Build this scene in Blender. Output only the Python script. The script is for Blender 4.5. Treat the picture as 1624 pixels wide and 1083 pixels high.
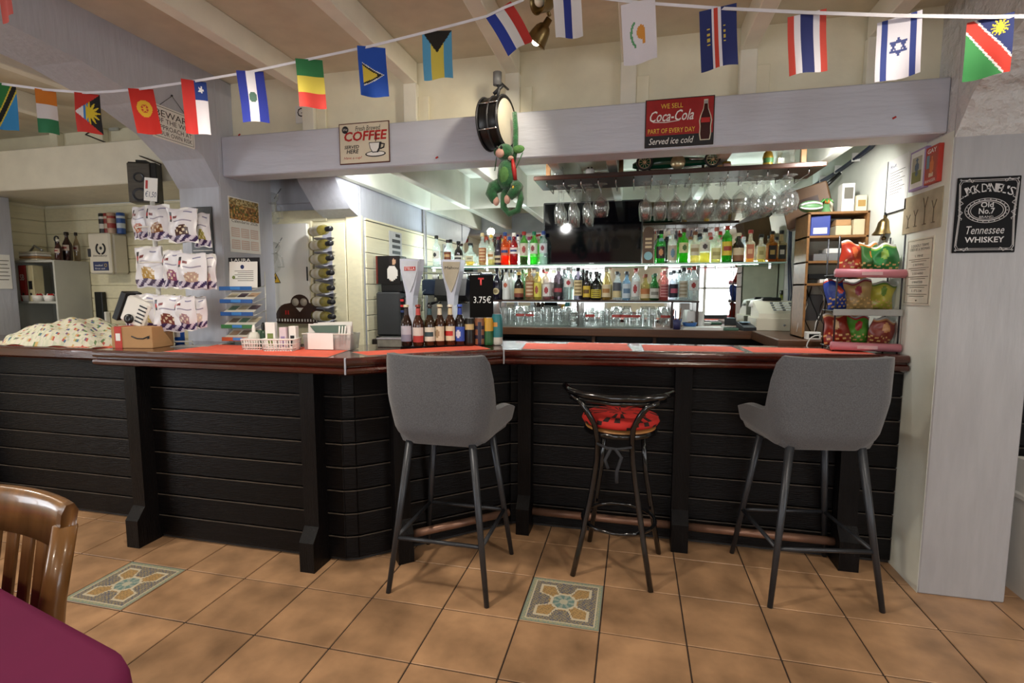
import bpy, bmesh, math, random
from mathutils import Vector, Matrix, Euler
for o in list(bpy.data.objects): bpy.data.objects.remove(o)
random.seed(11)
sc = bpy.context.scene
col = sc.collection
PI = math.pi
# ------------------------------------------------------------------ camera
T = .338                                   # floor tile pitch in metres
CAM = Vector((2.4724, -1.6447, 1.3785)); YAW, PITCH, FPX = -.233444, .0983487, 812.0
_f = Vector((math.sin(YAW)*math.cos(PITCH), math.cos(YAW)*math.cos(PITCH), -math.sin(PITCH)))
_r = Vector((math.cos(YAW), -math.sin(YAW), 0)); _u = _r.cross(_f)
cd = bpy.data.cameras.new('camera'); cam = bpy.data.objects.new('camera', cd); col.objects.link(cam)
cd.sensor_width = 36; cd.lens = 36*FPX/1624; cd.clip_start = .02
cam.matrix_world = Matrix(((_r.x, _u.x, -_f.x, CAM.x), (_r.y, _u.y, -_f.y, CAM.y), (_r.z, _u.z, -_f.z, CAM.z), (0, 0, 0, 1)))
sc.camera = cam
# ------------------------------------------------------------------ world, daylight, exposure
w = bpy.data.worlds.new('world'); sc.world = w; w.use_nodes = True
wn = w.node_tree.nodes; wl = w.node_tree.links
sky = wn.new('ShaderNodeTexSky'); sky.sky_type = 'HOSEK_WILKIE'; sky.turbidity = 4; sky.ground_albedo = .4; sky.sun_direction = (.3, -.5, .75)
bg = [n for n in wn if n.type == 'BACKGROUND'][0]; bg.inputs[1].default_value = 1.6; wl.new(sky.outputs[0], bg.inputs[0])
sc.view_settings.view_transform = 'Standard'; sc.view_settings.look = 'None'; sc.view_settings.gamma = 1; sc.view_settings.use_curve_mapping = False
sc.view_settings.exposure = 0.45
try:
    sc.cycles.use_denoising = True; sc.cycles.max_bounces = 10; sc.cycles.transparent_max_bounces = 32; sc.cycles.sample_clamp_indirect = 4
    sc.cycles.caustics_reflective = False; sc.cycles.caustics_refractive = False; sc.cycles.blur_glossy = .5
except Exception: pass
def area(name, loc, size, power, color, direction):
    l = bpy.data.lights.new(name, 'AREA'); l.shape = 'RECTANGLE'; l.size, l.size_y = size; l.energy = power; l.color = color
    o = bpy.data.objects.new(name, l); col.objects.link(o); o.location = loc
    o.rotation_euler = Vector(direction).to_track_quat('-Z', 'Y').to_euler(); return o
DAY = (.93, .96, 1.0)
area('window_daylight_rear_one', (1.0, -5.12, 1.45), (1.7, 1.5), 37, DAY, (0, 1, .05))
area('window_daylight_rear_two', (4.0, -5.12, 1.45), (1.7, 1.5), 37, DAY, (0, 1, .05))
area('window_daylight_side', (6.12, -2.0, 1.45), (1.7, 1.5), 26, DAY, (-1, 0, .05))
area('window_daylight_far', (-3.12, -1.9, 1.45), (1.7, 1.5), 44, DAY, (1, 0, .05))
# ------------------------------------------------------------------ picture point -> point on a real plane of the room
def _ray(x, y): return _r*((x-812)/FPX) + _u*((541.5-y)/FPX) + _f
def AY(x, y, v): d = _ray(x, y); return CAM + d*((v-CAM.y)/d.y)
def AX(x, y, v): d = _ray(x, y); return CAM + d*((v-CAM.x)/d.x)
def AZ(x, y, v): d = _ray(x, y); return CAM + d*((v-CAM.z)/d.z)
# ------------------------------------------------------------------ materials
def lin(h):
    if not isinstance(h, str): return (*h[:3], 1)
    h = h.lstrip('#'); c = [int(h[i:i+2], 16)/255 for i in (0, 2, 4)]
    return (*[x/12.92 if x <= .04045 else ((x+.055)/1.055)**2.4 for x in c], 1)
_M = {}
def mat(name, color='#808080', rough=.5, metal=0, var=.12, scale=8, bump=0, bscale=60, emit=0, coat=0, stretch=None, spec=.5, objvar=0, sheen=0, world=False, bdist=.01):
    if name in _M: return _M[name]
    m = bpy.data.materials.new(name); _M[name] = m; m.use_nodes = True
    N, L = m.node_tree.nodes, m.node_tree.links; b = N['Principled BSDF']
    tc = N.new('ShaderNodeTexCoord'); src = N.new('ShaderNodeNewGeometry').outputs['Position'] if world else tc.outputs['Object']
    if stretch:
        mp = N.new('ShaderNodeMapping'); mp.inputs['Scale'].default_value = stretch; L.new(src, mp.inputs[0]); src = mp.outputs[0]
    nz = N.new('ShaderNodeTexNoise'); nz.inputs['Scale'].default_value = scale; nz.inputs['Detail'].default_value = 6; L.new(src, nz.inputs[0])
    c = lin(color); rp = N.new('ShaderNodeValToRGB'); e = rp.color_ramp.elements
    e[0].position, e[1].position = .3, .7
    e[0].color = (*[x*(1-var) for x in c[:3]], 1); e[1].color = (*[min(1, x*(1+var)) for x in c[:3]], 1)
    L.new(nz.outputs[0], rp.inputs[0]); out = rp.outputs[0]
    if objvar:
        oi = N.new('ShaderNodeObjectInfo'); hs = N.new('ShaderNodeHueSaturation'); ma = N.new('ShaderNodeMath'); ma.operation = 'MULTIPLY_ADD'
        ma.inputs[1].default_value = objvar; ma.inputs[2].default_value = 1-objvar/2; L.new(oi.outputs['Random'], ma.inputs[0]); L.new(ma.outputs[0], hs.inputs['Value']); L.new(out, hs.inputs['Color']); out = hs.outputs[0]
    L.new(out, b.inputs['Base Color'])
    b.inputs['Roughness'].default_value = rough; b.inputs['Metallic'].default_value = metal; b.inputs['Coat Weight'].default_value = coat
    b.inputs['Specular IOR Level'].default_value = spec
    if sheen: b.inputs['Sheen Weight'].default_value = sheen
    if bump:
        n2 = N.new('ShaderNodeTexNoise'); n2.inputs['Scale'].default_value = bscale; n2.inputs['Detail'].default_value = 4; L.new(src, n2.inputs[0])
        bp = N.new('ShaderNodeBump'); bp.inputs['Strength'].default_value = bump; bp.inputs['Distance'].default_value = bdist
        L.new(n2.outputs[0], bp.inputs['Height']); L.new(bp.outputs[0], b.inputs['Normal'])
    if emit:
        L.new(out, b.inputs['Emission Color']); b.inputs['Emission Strength'].default_value = emit
    return m
def glass(name, color='#ffffff', gloss=.04, rough=.03, milk=.07):
    """thin tinted glass: tinted see-through, a little body colour and a fresnel-weighted gloss"""
    if name in _M: return _M[name]
    m = bpy.data.materials.new(name); _M[name] = m; m.use_nodes = True
    N, L = m.node_tree.nodes, m.node_tree.links; N.remove(N['Principled BSDF']); out = N['Material Output']
    tr = N.new('ShaderNodeBsdfTransparent'); gl = N.new('ShaderNodeBsdfGlossy'); gl.inputs['Roughness'].default_value = rough
    nz = N.new('ShaderNodeTexNoise'); nz.inputs['Scale'].default_value = 14; rp = N.new('ShaderNodeValToRGB'); c = lin(color); t = [x**.55 for x in c[:3]]
    rp.color_ramp.elements[0].color = (*[x*.97 for x in t], 1); rp.color_ramp.elements[1].color = (*t, 1)
    L.new(nz.outputs[0], rp.inputs[0]); L.new(rp.outputs[0], tr.inputs[0])
    lw = N.new('ShaderNodeLayerWeight'); lw.inputs[0].default_value = .25
    ma = N.new('ShaderNodeMath'); ma.operation = 'MULTIPLY_ADD'; ma.use_clamp = True; ma.inputs[1].default_value = .40; ma.inputs[2].default_value = gloss
    L.new(lw.outputs['Facing'], ma.inputs[0]); mx = N.new('ShaderNodeMixShader'); L.new(ma.outputs[0], mx.inputs[0])
    df = N.new('ShaderNodeBsdfDiffuse'); df.inputs[0].default_value = c; tl = N.new('ShaderNodeBsdfTranslucent'); tl.inputs[0].default_value = c
    bd = N.new('ShaderNodeMixShader'); bd.inputs[0].default_value = .6; L.new(df.outputs[0], bd.inputs[1]); L.new(tl.outputs[0], bd.inputs[2])
    m2 = N.new('ShaderNodeMixShader'); m2.inputs[0].default_value = milk; L.new(tr.outputs[0], m2.inputs[1]); L.new(bd.outputs[0], m2.inputs[2])
    L.new(m2.outputs[0], mx.inputs[1]); L.new(gl.outputs[0], mx.inputs[2]); L.new(mx.outputs[0], out.inputs[0]); return m
def printed(name='printed_ink', rough=.55, metal=0, emit=0):
    """colour from the mesh's own print colours, with a fine paper grain"""
    if name in _M: return _M[name]
    m = bpy.data.materials.new(name); _M[name] = m; m.use_nodes = True
    N, L = m.node_tree.nodes, m.node_tree.links; b = N['Principled BSDF']
    at = N.new('ShaderNodeVertexColor'); at.layer_name = 'Col'
    nz = N.new('ShaderNodeTexNoise'); nz.inputs['Scale'].default_value = 90; mx = N.new('ShaderNodeMix'); mx.data_type = 'RGBA'; mx.blend_type = 'MULTIPLY'; mx.inputs[0].default_value = .15
    L.new(at.outputs[0], mx.inputs[6]); L.new(nz.outputs[0], mx.inputs[7]); L.new(mx.outputs[2], b.inputs['Base Color'])
    b.inputs['Roughness'].default_value = rough; b.inputs['Metallic'].default_value = metal
    return m
# ------------------------------------------------------------------ mesh helpers
class MB:
    def __init__(s): s.v = []; s.f = []; s.m = []; s.s = []; s.c = []; s.k = 0; s.mi = 0
    def add(s, vs, fs, smooth=False, cols=None):
        n = len(s.v); s.v += [tuple(p) for p in vs]
        for i, f in enumerate(fs):
            s.f.append([n+j for j in f]); s.m.append(s.mi); s.s.append(smooth); s.c.append(cols[i] if cols else None)
        return s
    def mark(s): s.k = len(s.v); return s
    def xf(s, M):
        for i in range(s.k, len(s.v)): s.v[i] = tuple(M @ Vector(s.v[i]))
        return s
    def box(s, x0, x1, y0, y1, z0, z1, b=0):
        if x0 > x1: x0, x1 = x1, x0
        if y0 > y1: y0, y1 = y1, y0
        if z0 > z1: z0, z1 = z1, z0
        if b:
            b = min(b, (x1-x0)*.45, (y1-y0)*.45, (z1-z0)*.45)
            bm = bmesh.new(); bmesh.ops.create_cube(bm, size=1)
            for q in bm.verts: q.co = ((x0+x1)/2+q.co.x*(x1-x0), (y0+y1)/2+q.co.y*(y1-y0), (z0+z1)/2+q.co.z*(z1-z0))
            bmesh.ops.bevel(bm, geom=bm.edges[:], offset=b, segments=1, affect='EDGES'); bm.verts.index_update()
            s.add([q.co[:] for q in bm.verts], [[q.index for q in f.verts] for f in bm.faces]); bm.free(); return s
        return s.add([(x0,y0,z0),(x1,y0,z0),(x1,y1,z0),(x0,y1,z0),(x0,y0,z1),(x1,y0,z1),(x1,y1,z1),(x0,y1,z1)],
                     [(0,3,2,1),(4,5,6,7),(0,1,5,4),(1,2,6,5),(2,3,7,6),(3,0,4,7)])
    def prism(s, poly, a, b, ax='z'):
        f = {'z': lambda p, t: (p[0], p[1], t), 'y': lambda p, t: (p[0], t, p[1]), 'x': lambda p, t: (t, p[0], p[1])}[ax]
        n = len(poly)
        return s.add([f(p, a) for p in poly]+[f(p, b) for p in poly], [list(range(n))[::-1], list(range(n, 2*n))]+[(i, (i+1) % n, n+(i+1) % n, n+i) for i in range(n)])
    def lathe(s, prof, n=16, c=(0, 0, 0), a0=0, a1=2*PI, sx=1, sy=1, smooth=True, cols=None):
        full = abs(a1-a0-2*PI) < 1e-6; k = n if full else n+1
        vs = []; fs = []; cc = []
        for r, z in prof:
            for i in range(k):
                a = a0+(a1-a0)*i/n; vs.append((c[0]+r*math.cos(a)*sx, c[1]+r*math.sin(a)*sy, c[2]+z))
        for j in range(len(prof)-1):
            for i in range(n):
                i2 = (i+1) % k
                fs.append((j*k+i, j*k+i2, (j+1)*k+i2, (j+1)*k+i))
                if cols: cc.append(cols((i+.5)/n, (j+.5)/(len(prof)-1)))
        return s.add(vs, fs, smooth, cc if cols else None)
    def tube(s, pts, r, n=8, closed=False, smooth=True):
        pts = [Vector(p) for p in pts]; N = len(pts); rs = r if isinstance(r, (list, tuple)) else [r]*N
        vs = []; fs = []; up = None
        for i, p in enumerate(pts):
            a = pts[(i-1) % N] if (closed or i > 0) else p; b = pts[(i+1) % N] if (closed or i < N-1) else p
            t = (b-a); t = t.normalized() if t.length > 1e-9 else Vector((0, 0, 1))
            if up is None: up = Vector((0, 0, 1)) if abs(t.z) < .9 else Vector((1, 0, 0))
            x = up.cross(t); x = x.normalized() if x.length > 1e-6 else Vector((1, 0, 0)); y = t.cross(x); up = y
            for q in range(n):
                an = 2*PI*q/n; vs.append(p+(x*math.cos(an)+y*math.sin(an))*rs[i])
        for i in range(N if closed else N-1):
            for q in range(n):
                fs.append((i*n+q, i*n+(q+1) % n, ((i+1) % N)*n+(q+1) % n, ((i+1) % N)*n+q))
        if not closed: fs += [list(range(n))[::-1], [(N-1)*n+q for q in range(n)]]
        return s.add(vs, fs, smooth)
    def ball(s, c, r, n=12, m=8):
        rx, ry, rz = r if isinstance(r, (tuple, list)) else (r, r, r)
        return s.lathe([(max(1e-4, math.sin(PI*j/m)), -math.cos(PI*j/m)*rz) for j in range(m+1)], n, c, sx=rx, sy=ry)
    def grid(s, nx, ny, P, colf=None, smooth=True):
        """P(u,v) gives the point, colf(u,v) the print colour; v runs downwards from the top edge"""
        vs = [P(i/nx, j/ny) for j in range(ny+1) for i in range(nx+1)]; fs = []; cc = []
        for j in range(ny):
            for i in range(nx):
                a = j*(nx+1)+i; fs.append((a, a+nx+1, a+nx+2, a+1))
                if colf: cc.append(lin(colf((i+.5)/nx, (j+.5)/ny)))
        return s.add(vs, fs, smooth, cc if colf else None)
    def build(s, name, m, parent=None, label=None, loc=None, rot=None):
        me = bpy.data.meshes.new(name); me.from_pydata(s.v, [], s.f)
        for q in (m if isinstance(m, (list, tuple)) else [m]): me.materials.append(q)
        me.polygons.foreach_set('material_index', s.m); me.polygons.foreach_set('use_smooth', s.s)
        if any(c is not None for c in s.c):
            at = me.color_attributes.new('Col', 'FLOAT_COLOR', 'CORNER'); buf = []
            for p, c in zip(me.polygons, s.c): buf += list(c or (.8, .8, .8, 1))*p.loop_total
            at.data.foreach_set('color', buf)
        me.update()
        o = bpy.data.objects.new(name, me); col.objects.link(o)
        if parent: o.parent = parent
        if label: o['label'] = label
        if loc is not None: o.location = loc
        if rot is not None: o.rotation_euler = rot if isinstance(rot, (tuple, list, Euler)) else (0, 0, rot)
        return o
def tag(o, label, cat, group=None, kind=None):
    o['label'] = label; o['category'] = cat
    if group: o['group'] = group
    if kind: o['kind'] = kind
    return o
def thing(name, label, cat, loc=(0, 0, 0), rz=0, group=None):
    o = bpy.data.objects.new(name, None); col.objects.link(o); o.location = loc; o.rotation_euler = (0, 0, rz) if not isinstance(rz, tuple) else rz
    o.empty_display_size = .05; return tag(o, label, cat, group)
def struct(o): o['kind'] = 'structure'; return o
def dup(o, parent=None):
    c = o.copy(); col.objects.link(c); c.parent = parent
    for ch in list(o.children): dup(ch, c)
    return c
def text(s, cx, cz, wd, ht, m, parent, y=-.002, name='lettering', slant=0, ext=.0006, bold=0, rotx=0):
    """lettering fitted into a wd x ht box centred on (cx, cz) of the parent's face (facing -Y)"""
    cu = bpy.data.curves.new(name, 'FONT'); cu.body = s; cu.extrude = 0; cu.shear = slant; cu.resolution_u = 2; cu.align_x = 'CENTER'; cu.offset = bold; cu.space_line = .8
    tmp = bpy.data.objects.new('tmp', cu); me = bpy.data.meshes.new_from_object(tmp); bpy.data.objects.remove(tmp); bpy.data.curves.remove(cu)
    xs = [q.co.x for q in me.vertices]; ys = [q.co.y for q in me.vertices]
    if not xs: return None
    ax, bx, ay, by = min(xs), max(xs), min(ys), max(ys)
    for q in me.vertices: q.co = (cx+((q.co.x-ax)/(bx-ax)-.5)*wd, y, cz+((q.co.y-ay)/(by-ay)-.5)*ht)
    me.materials.clear(); me.materials.append(m); me.name = name
    o = bpy.data.objects.new(name, me); col.objects.link(o); o.parent = parent; return o
ORD = 'first second third fourth fifth sixth seventh eighth ninth tenth eleventh twelfth thirteenth fourteenth fifteenth sixteenth seventeenth eighteenth nineteenth twentieth'.split()+[f'twenty-{q}' for q in 'first second third fourth fifth sixth seventh eighth ninth'.split()]
# ------------------------------------------------------------------ palette
M_PAINT = mat('grey_blue_gloss_paint', '#b6b9c4', .35, var=.05, bump=.25, bscale=10, stretch=(4, 4, .6))
M_PAINTX = mat('grey_blue_beam_paint', '#c6c9d6', .38, var=.05, bump=.3, bscale=30, stretch=(.3, 1, 2))
M_ROUGH = mat('rough_white_plaster', '#d4d2d2', .6, var=.06, bump=1.0, bscale=16, bdist=.035)
M_CREAM = mat('cream_wall_paint', '#efe8cf', .5, var=.05, bump=.35, bscale=12)
M_CREAMB = mat('cream_bar_wall_paint', '#e6e9de', .5, var=.04, bump=.2, bscale=14)
M_CEIL = mat('beige_ceiling_board', '#d9d1bd', .6, var=.07, bump=.4, bscale=9)
M_RAFT = mat('cream_rafter_gloss', '#ece8d9', .35, var=.05, bump=.2, bscale=18)
M_PLANKC = mat('cream_plank_paint', '#e3dcbc', .45, var=.05, bump=.15, stretch=(4, .5, 8))
M_WHITE = mat('white_enamel', '#eceae4', .35, var=.03)
M_BLACKW = mat('black_stained_planks', '#0c0a0b', .32, var=.35, scale=5, bump=.35, bscale=30, stretch=(.6, .6, 9), spec=.16)
M_BLACKP = mat('black_stained_posts', '#0e0c0d', .38, var=.35, scale=6, bump=.4, bscale=40, stretch=(9, 9, .6), spec=.18)
M_MAHOG = mat('mahogany_varnish', '#42160d', .2, var=.35, scale=5, bump=.08, bscale=30, stretch=(.7, 6, 6), coat=.6)
M_TILE = mat('terracotta_tile', '#ac8664', .36, var=.36, scale=5, bump=.12, bscale=18, objvar=.24, world=True)
M_GROUT = mat('dark_floor_grout', '#3b2f28', .9, var=.2, scale=30)
M_BLACK = mat('black_plastic', '#0c0c0d', .35, var=.1)
M_DGREY = mat('dark_grey_metal', '#35363a', .4, metal=.3, var=.08)
M_CHROME = mat('polished_chrome', '#d8d8da', .12, metal=1, var=.03)
M_STEEL = mat('brushed_steel', '#b9bac0', .33, metal=.85, var=.06, stretch=(1, 1, 12))
M_BRASS = mat('aged_brass', '#86714c', .3, metal=1, var=.15)
M_PRINT = printed(); M_CLOTH = printed('printed_cloth', .8); M_TIN = printed('printed_tin', .3)
M_INKK = mat('black_ink', '#16151a', .5); M_INKR = mat('red_ink', '#b3211f', .5); M_INKW = mat('white_ink', '#eeece8', .5); M_INKY = mat('yellow_ink', '#e8c84a', .5); M_INKB = mat('navy_ink', '#22305e', .5)
M_PAPER = mat('white_paper', '#efeeea', .6, var=.03); M_OAK = mat('shelf_oak', '#8a6238', .45, var=.2, scale=6, stretch=(.6, 6, 6)); M_DWOOD = mat('dark_brown_wood', '#3a2318', .35, var=.3, scale=6, stretch=(.6, 6, 6))
M_CARD = mat('brown_cardboard', '#b58b5e', .75, var=.08)
# ================================================================== THE SETTING
floor = struct(MB().box(-3.2, 6.2, -5.2, 2.82, -.12, -.004).build('floor', M_GROUT))
tile_me = None
DECO = {(6, 1), (0, 0)}
def deco_col(u, v):
    x, y = abs(u-.5)*2, abs(v-.5)*2; m = max(x, y); r = math.hypot(x, y)
    k = math.sin(u*131+v*17)*math.sin(v*113-u*23)
    if m > .95: return '#8f9c8e'
    if m > .88: return '#b4ae8c' if k > -.2 else '#93a092'
    if m > .84: return '#d8cdb2'
    if r < .12: return '#c8c4ac'
    if r < .3: return '#7d9a92' if math.sin(8*math.atan2(v-.5, u-.5)) > 0 else '#a9b2a4'
    if r < .36: return '#dccfb4'
    s = min(x, y) < .25+.5*max(0, (m-.36)) and m < .70
    star = m < .70 and (min(x, y) > m*.42 or m < .38)
    if star:
        e = abs(min(x, y)-m*.42) < .05 or m > .66
        return '#dccfb4' if e else ('#c09c68' if k > -.3 else '#a08660')
    return '#70707c' if k > .05 else '#a39576'
for j in range(-6, 5):
    for i in range(-9, 15):
        if (i, j) in DECO:
            mb = MB().box(.003, T-.003, .003, T-.003, -.012, -.0004, .002)
            t = mb.build('tile', M_TILE, floor, 'patterned blue and ochre decorative tile set in the floor')
            MB().grid(56, 56, lambda u, v: (.004+u*(T-.008), .004+v*(T-.008), .0002), deco_col, False).build('tile_pattern', M_TIN, t)
        elif tile_me is None:
            t = MB().box(.003, T-.003, .003, T-.003, -.012, 0, .002).build('tile', M_TILE, floor); tile_me = t.data
        else:
            t = bpy.data.objects.new('tile', tile_me); col.objects.link(t); t.parent = floor
        t.location = (i*T, j*T, 0)
ceiling = struct(MB().box(-3.2, 6.2, -5.2, 1.14, 2.62, 2.7).box(-3.2, -.05, 1.14, 2.38, 2.62, 2.7).box(-.05, 6.2, 1.14, 2.82, 2.62, 2.7).build('ceiling', M_CEIL))
for x in (-2.6, -1.95, -1.3, -.65, .62, 1.255, 1.83, 2.42, 2.97, 3.5, 4.6, 5.2, 5.8):
    MB().box(x-.036, x+.036, -5.2, 1.085, 2.505, 2.62, .004).build('rafter', M_RAFT, ceiling)
ceiling_bar = struct(MB().box(.5, 3.86, 1.14, 2.76, 2.36, 2.4).build('ceiling_bar', M_CREAMB))
for x in (.65, 1.02, 1.53, 2.0, 2.33, 2.93, 3.5):
    MB().box(x-.03, x+.03, 1.15, 2.75, 2.10, 2.36, .004).build('rafter', M_CREAMB, ceiling_bar)
def arch(name, x0, x1, m, col_y, spring, out=()):
    poly = [(col_y, spring), (col_y-.10, spring+.14), (col_y-.25, spring+.25), (col_y-.45, spring+.33), (col_y-.75, spring+.40), (col_y-1.2, spring+.44), (-5.2, spring+.46), (-5.2, 2.62), (col_y, 2.62)]
    o = MB().prism(poly, x0, x1, 'x').build(name, m); return struct(o)
arch('beam_tie_left', -.22, .075, M_PAINT, .97, 1.99)
arch('beam_tie_right', 3.765, 4.12, M_ROUGH, .946, 2.02)
struct(MB().box(-.22, .075, .97, 1.42, 0, 2.62, .006).build('column_left', M_PAINT))
struct(MB().box(3.7655, 4.10, .946, 1.24, 0, 2.03, .006).build('pillar_right', mat('warm_grey_pillar_paint', '#a8a7ab', .4, var=.06, bump=.25, bscale=10, stretch=(4, 4, .6))))
struct(MB().box(3.765, 4.10, .95, 1.24, 2.03, 2.62).build('pillar_cap', M_ROUGH))
struct(MB().box(.075, 3.765, 1.0, 1.15, 2.055, 2.285, .006).build('beam_front', M_PAINTX))
wu = struct(MB().box(.075, 3.765, 1.10, 1.14, 2.285, 2.62).build('wall_upper', M_CREAM))
for x in (.62, 1.255, 1.83, 2.42, 2.97, 3.5):
    MB().box(x-.038, x+.038, 1.06, 1.10, 2.285, 2.505, .003).build('stud', M_RAFT, wu)
    MB().box(x+.038, x+.10, 1.085, 1.10, 2.285, 2.44, .003).build('batten', M_CREAM, wu)
struct(MB().box(.5, 3.9, 2.75, 2.82, 0, 2.4).build('wall_back', M_CREAMB))
struct(MB().box(3.7645, 3.7656, .95, 1.16, 0, 2.05).box(3.7645, 3.7656, 1.16, 2.75, 0, 2.36).box(3.7656, 3.87, 1.24, 2.75, 0, 2.6).build('wall_right', M_CREAMB))
wl_ = struct(MB().box(.53, .60, 1.70, 2.75, 0, 2.34).build('wall_left', M_PAINT))
for k in range(8):
    MB().box(.60, .612, 1.70, 2.735, .98+k*.112, .98+k*.112+.108, .003).build('plank', M_PLANKC, wl_)
MB().box(.60, .618, 1.70, 2.735, 1.878, 1.892, .002).build('cap_rail', M_PLANKC, wl_)
wp = struct(MB().box(-.42, .60, 1.655, 1.70, 0, 2.62).build('wall_panel', M_PAINT))
MB().box(-.42, .60, 1.64, 1.655, 0, 1.93, .003).build('cream_panel', M_PLANKC, wp)
MB().box(-.42, .35, 1.625, 1.64, 1.87, 1.95, .004).build('top_rail', M_PLANKC, wp)
MB().box(.50, .617, 1.622, 1.655, 0, 1.90, .004).build('corner_board', M_PLANKC, wp)
MB().box(-.3, .30, 1.635, 1.655, 2.0, 2.2, .004).build('upper_panel', M_PAINT, wp)
struct(MB().prism([(1.64, 1.885), (1.52, 1.93), (1.36, 2.08), (1.22, 2.26), (1.15, 2.36), (1.64, 2.36)], .33, .603, 'x').build('brace_beam', M_PAINT))
# alcove beyond the serving hatch
struct(MB().box(-3.2, -.22, 1.28, 1.9, 2.12, 2.41, .006).build('beam_hatch', mat('cream_hatch_beam', '#dcd8c8', .45, var=.05, bump=.4, bscale=12)))
wh = struct(MB().box(-3.2, -.22, 1.62, 1.9, 2.41, 2.62).build('wall_hatch', M_CREAM))
for x in (-2.0, -1.55, -.95, -.5): MB().box(x-.04, x+.04, 1.57, 1.62, 2.41, 2.62, .003).build('stud', M_CREAM, wh)
wa = struct(MB().box(-2.70, -.40, 1.90, 1.98, 0, 2.12).build('wall_alcove', M_CREAM))
for k in range(10): MB().box(-2.61, -.42, 1.885, 1.90, .98+k*.112, .98+k*.112+.109, .003).build('plank', M_PLANKC, wa)
struct(MB().box(-.42, -.36, 1.70, 1.90, 0, 2.12).build('wall_alcove_side', M_CREAM))
wb = struct(MB().box(-2.70, -2.622, 1.5, 1.90, 0, 2.12).build('wall_alcove_end', M_CREAM))
for k in range(10): MB().box(-2.622, -2.61, 1.52, 1.885, .98+k*.112, .98+k*.112+.109, .003).build('plank', M_PLANKC, wb)
struct(MB().box(-3.0, -2.41, 1.25, 1.50, 0, 2.12, .006).build('column_hatch', M_PAINT))
# the room behind the camera, seen in the bar mirror
def wall_with_holes(name, a0, a1, plane, holes, axis, thick=.08):
    mb = MB(); edges = [a0]
    for h0, h1, *_ in holes: edges += [h0, h1]
    edges.append(a1)
    def bx(p, q, z0, z1):
        if axis == 'x': mb.box(p, q, plane-thick, plane, z0, z1)
        else: mb.box(plane-thick, plane, p, q, z0, z1)
    for k in range(0, len(edges), 2): bx(edges[k], edges[k+1], 0, 2.7)
    for h0, h1, z0, z1 in holes: bx(h0, h1, 0, z0); bx(h0, h1, z1, 2.7)
    return struct(mb.build(name, M_CREAM))
wall_with_holes('wall_rear', -3.2, 6.2, -5.2, [(.15, 1.85, .7, 2.2), (3.15, 4.85, .7, 2.2)], 'x')
wall_with_holes('wall_far_left', -5.2, 2.8, -3.2, [(-2.75, -1.05, .7, 2.2)], 'y')
wall_with_holes('wall_far_right', -5.2, 2.8, 6.28, [(-2.85, -1.15, .7, 2.2)], 'y')
struct(MB().box(3.87, 6.2, 1.9, 1.98, 0, 2.62).build('wall_beyond', M_CREAM))
def window(n, cx, cy, rz, lab=None):
    o = bpy.data.objects.new(f'window_{n}', None); col.objects.link(o); o.location = (cx, cy, .7); o.rotation_euler = (0, 0, rz); o['kind'] = 'structure'
    mb = MB()
    for x0, x1, z0, z1 in ((-.85, .85, 0, .06), (-.85, .85, 1.44, 1.5), (-.85, -.79, 0, 1.5), (.79, .85, 0, 1.5), (-.03, .03, .06, 1.44), (-.79, .79, .72, .76)): mb.box(x0, x1, -.02, .03, z0, z1)
    mb.build('window_frame', M_WHITE, o); MB().box(-.92, .92, -.02, .12, -.04, 0, .005).build('window_sill', M_WHITE, o)
window(1, 1.0, -5.10, 0); window(2, 4.0, -5.10, 0); window(3, 6.10, -2.0, PI/2); window(4, -3.10, -1.9, -PI/2)
M_REDC = mat('rose_red_curtain', '#b04a58', .8, var=.15, sheen=.3)
for x, where in ((1.0, 'beside the glazed door'), (4.0, 'by the pillar')):
    mb = MB().grid(40, 4, lambda u, v: (x-.95+u*1.9, -5.02+.02*math.sin(u*60), 2.3-v*.42), None)
    tag(mb.build('curtain', M_REDC), f'rose red window valance {where}, seen in the bar mirror', 'curtain')
for x in (3.45,):
    p_ = struct(MB().box(x-.16, x+.16, -2.95, -2.65, 0, 2.5, .01).build('pillar_room', M_PAINT))
    s_ = thing('mirror_notice', 'small framed whiskey notice on the room pillar, seen in the mirror', 'sign', (x, -2.65, 1.45), PI)
    MB().box(-.1, .1, -.012, 0, -.15, .15, .003).build('board', M_PAPER, s_); MB().lathe([(.001, 0), (.05, .001)], 20, (0, 0, 0)).xf(Matrix.Translation((0, -.014, .06)) @ Matrix.Rotation(PI/2, 4, 'X')).build('emblem', M_INKK, s_)
    for k in range(3): MB().box(-.07, .07, -.014, -.012, -.05-k*.03, -.035-k*.03).build('print_line', M_INKK, s_)
# the wall mirror
M_MIRROR = mat('silvered_mirror', '#e6e9e4', .015, metal=1, var=.01)
mir = thing('bar_mirror', 'large wall mirror behind the bottle shelves of the bar', 'mirror', (0, 2.75, 1.08))
MB().box(.614, 3.60, -.012, -.001, 0, 1.015).build('mirror_glass', M_MIRROR, mir)
MB().box(.614, .635, -.03, -.012, 0, 1.02, .003).build('edge_strip', M_STEEL, mir)
M_WTILE = mat('white_glazed_tile', '#eef0ee', .2, var=.03)
wbk = bpy.data.objects['wall_back']; me_ = None
for k in range(10):
    if me_ is None: q = MB().box(3.603, 3.773, 2.742, 2.75, 0, .108, .003).build('tile', M_WTILE, wbk); me_ = q.data
    else: q = bpy.data.objects.new('tile', me_); col.objects.link(q); q.parent = wbk
    q.location = (0, 0, 1.06+k*.11)
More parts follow.
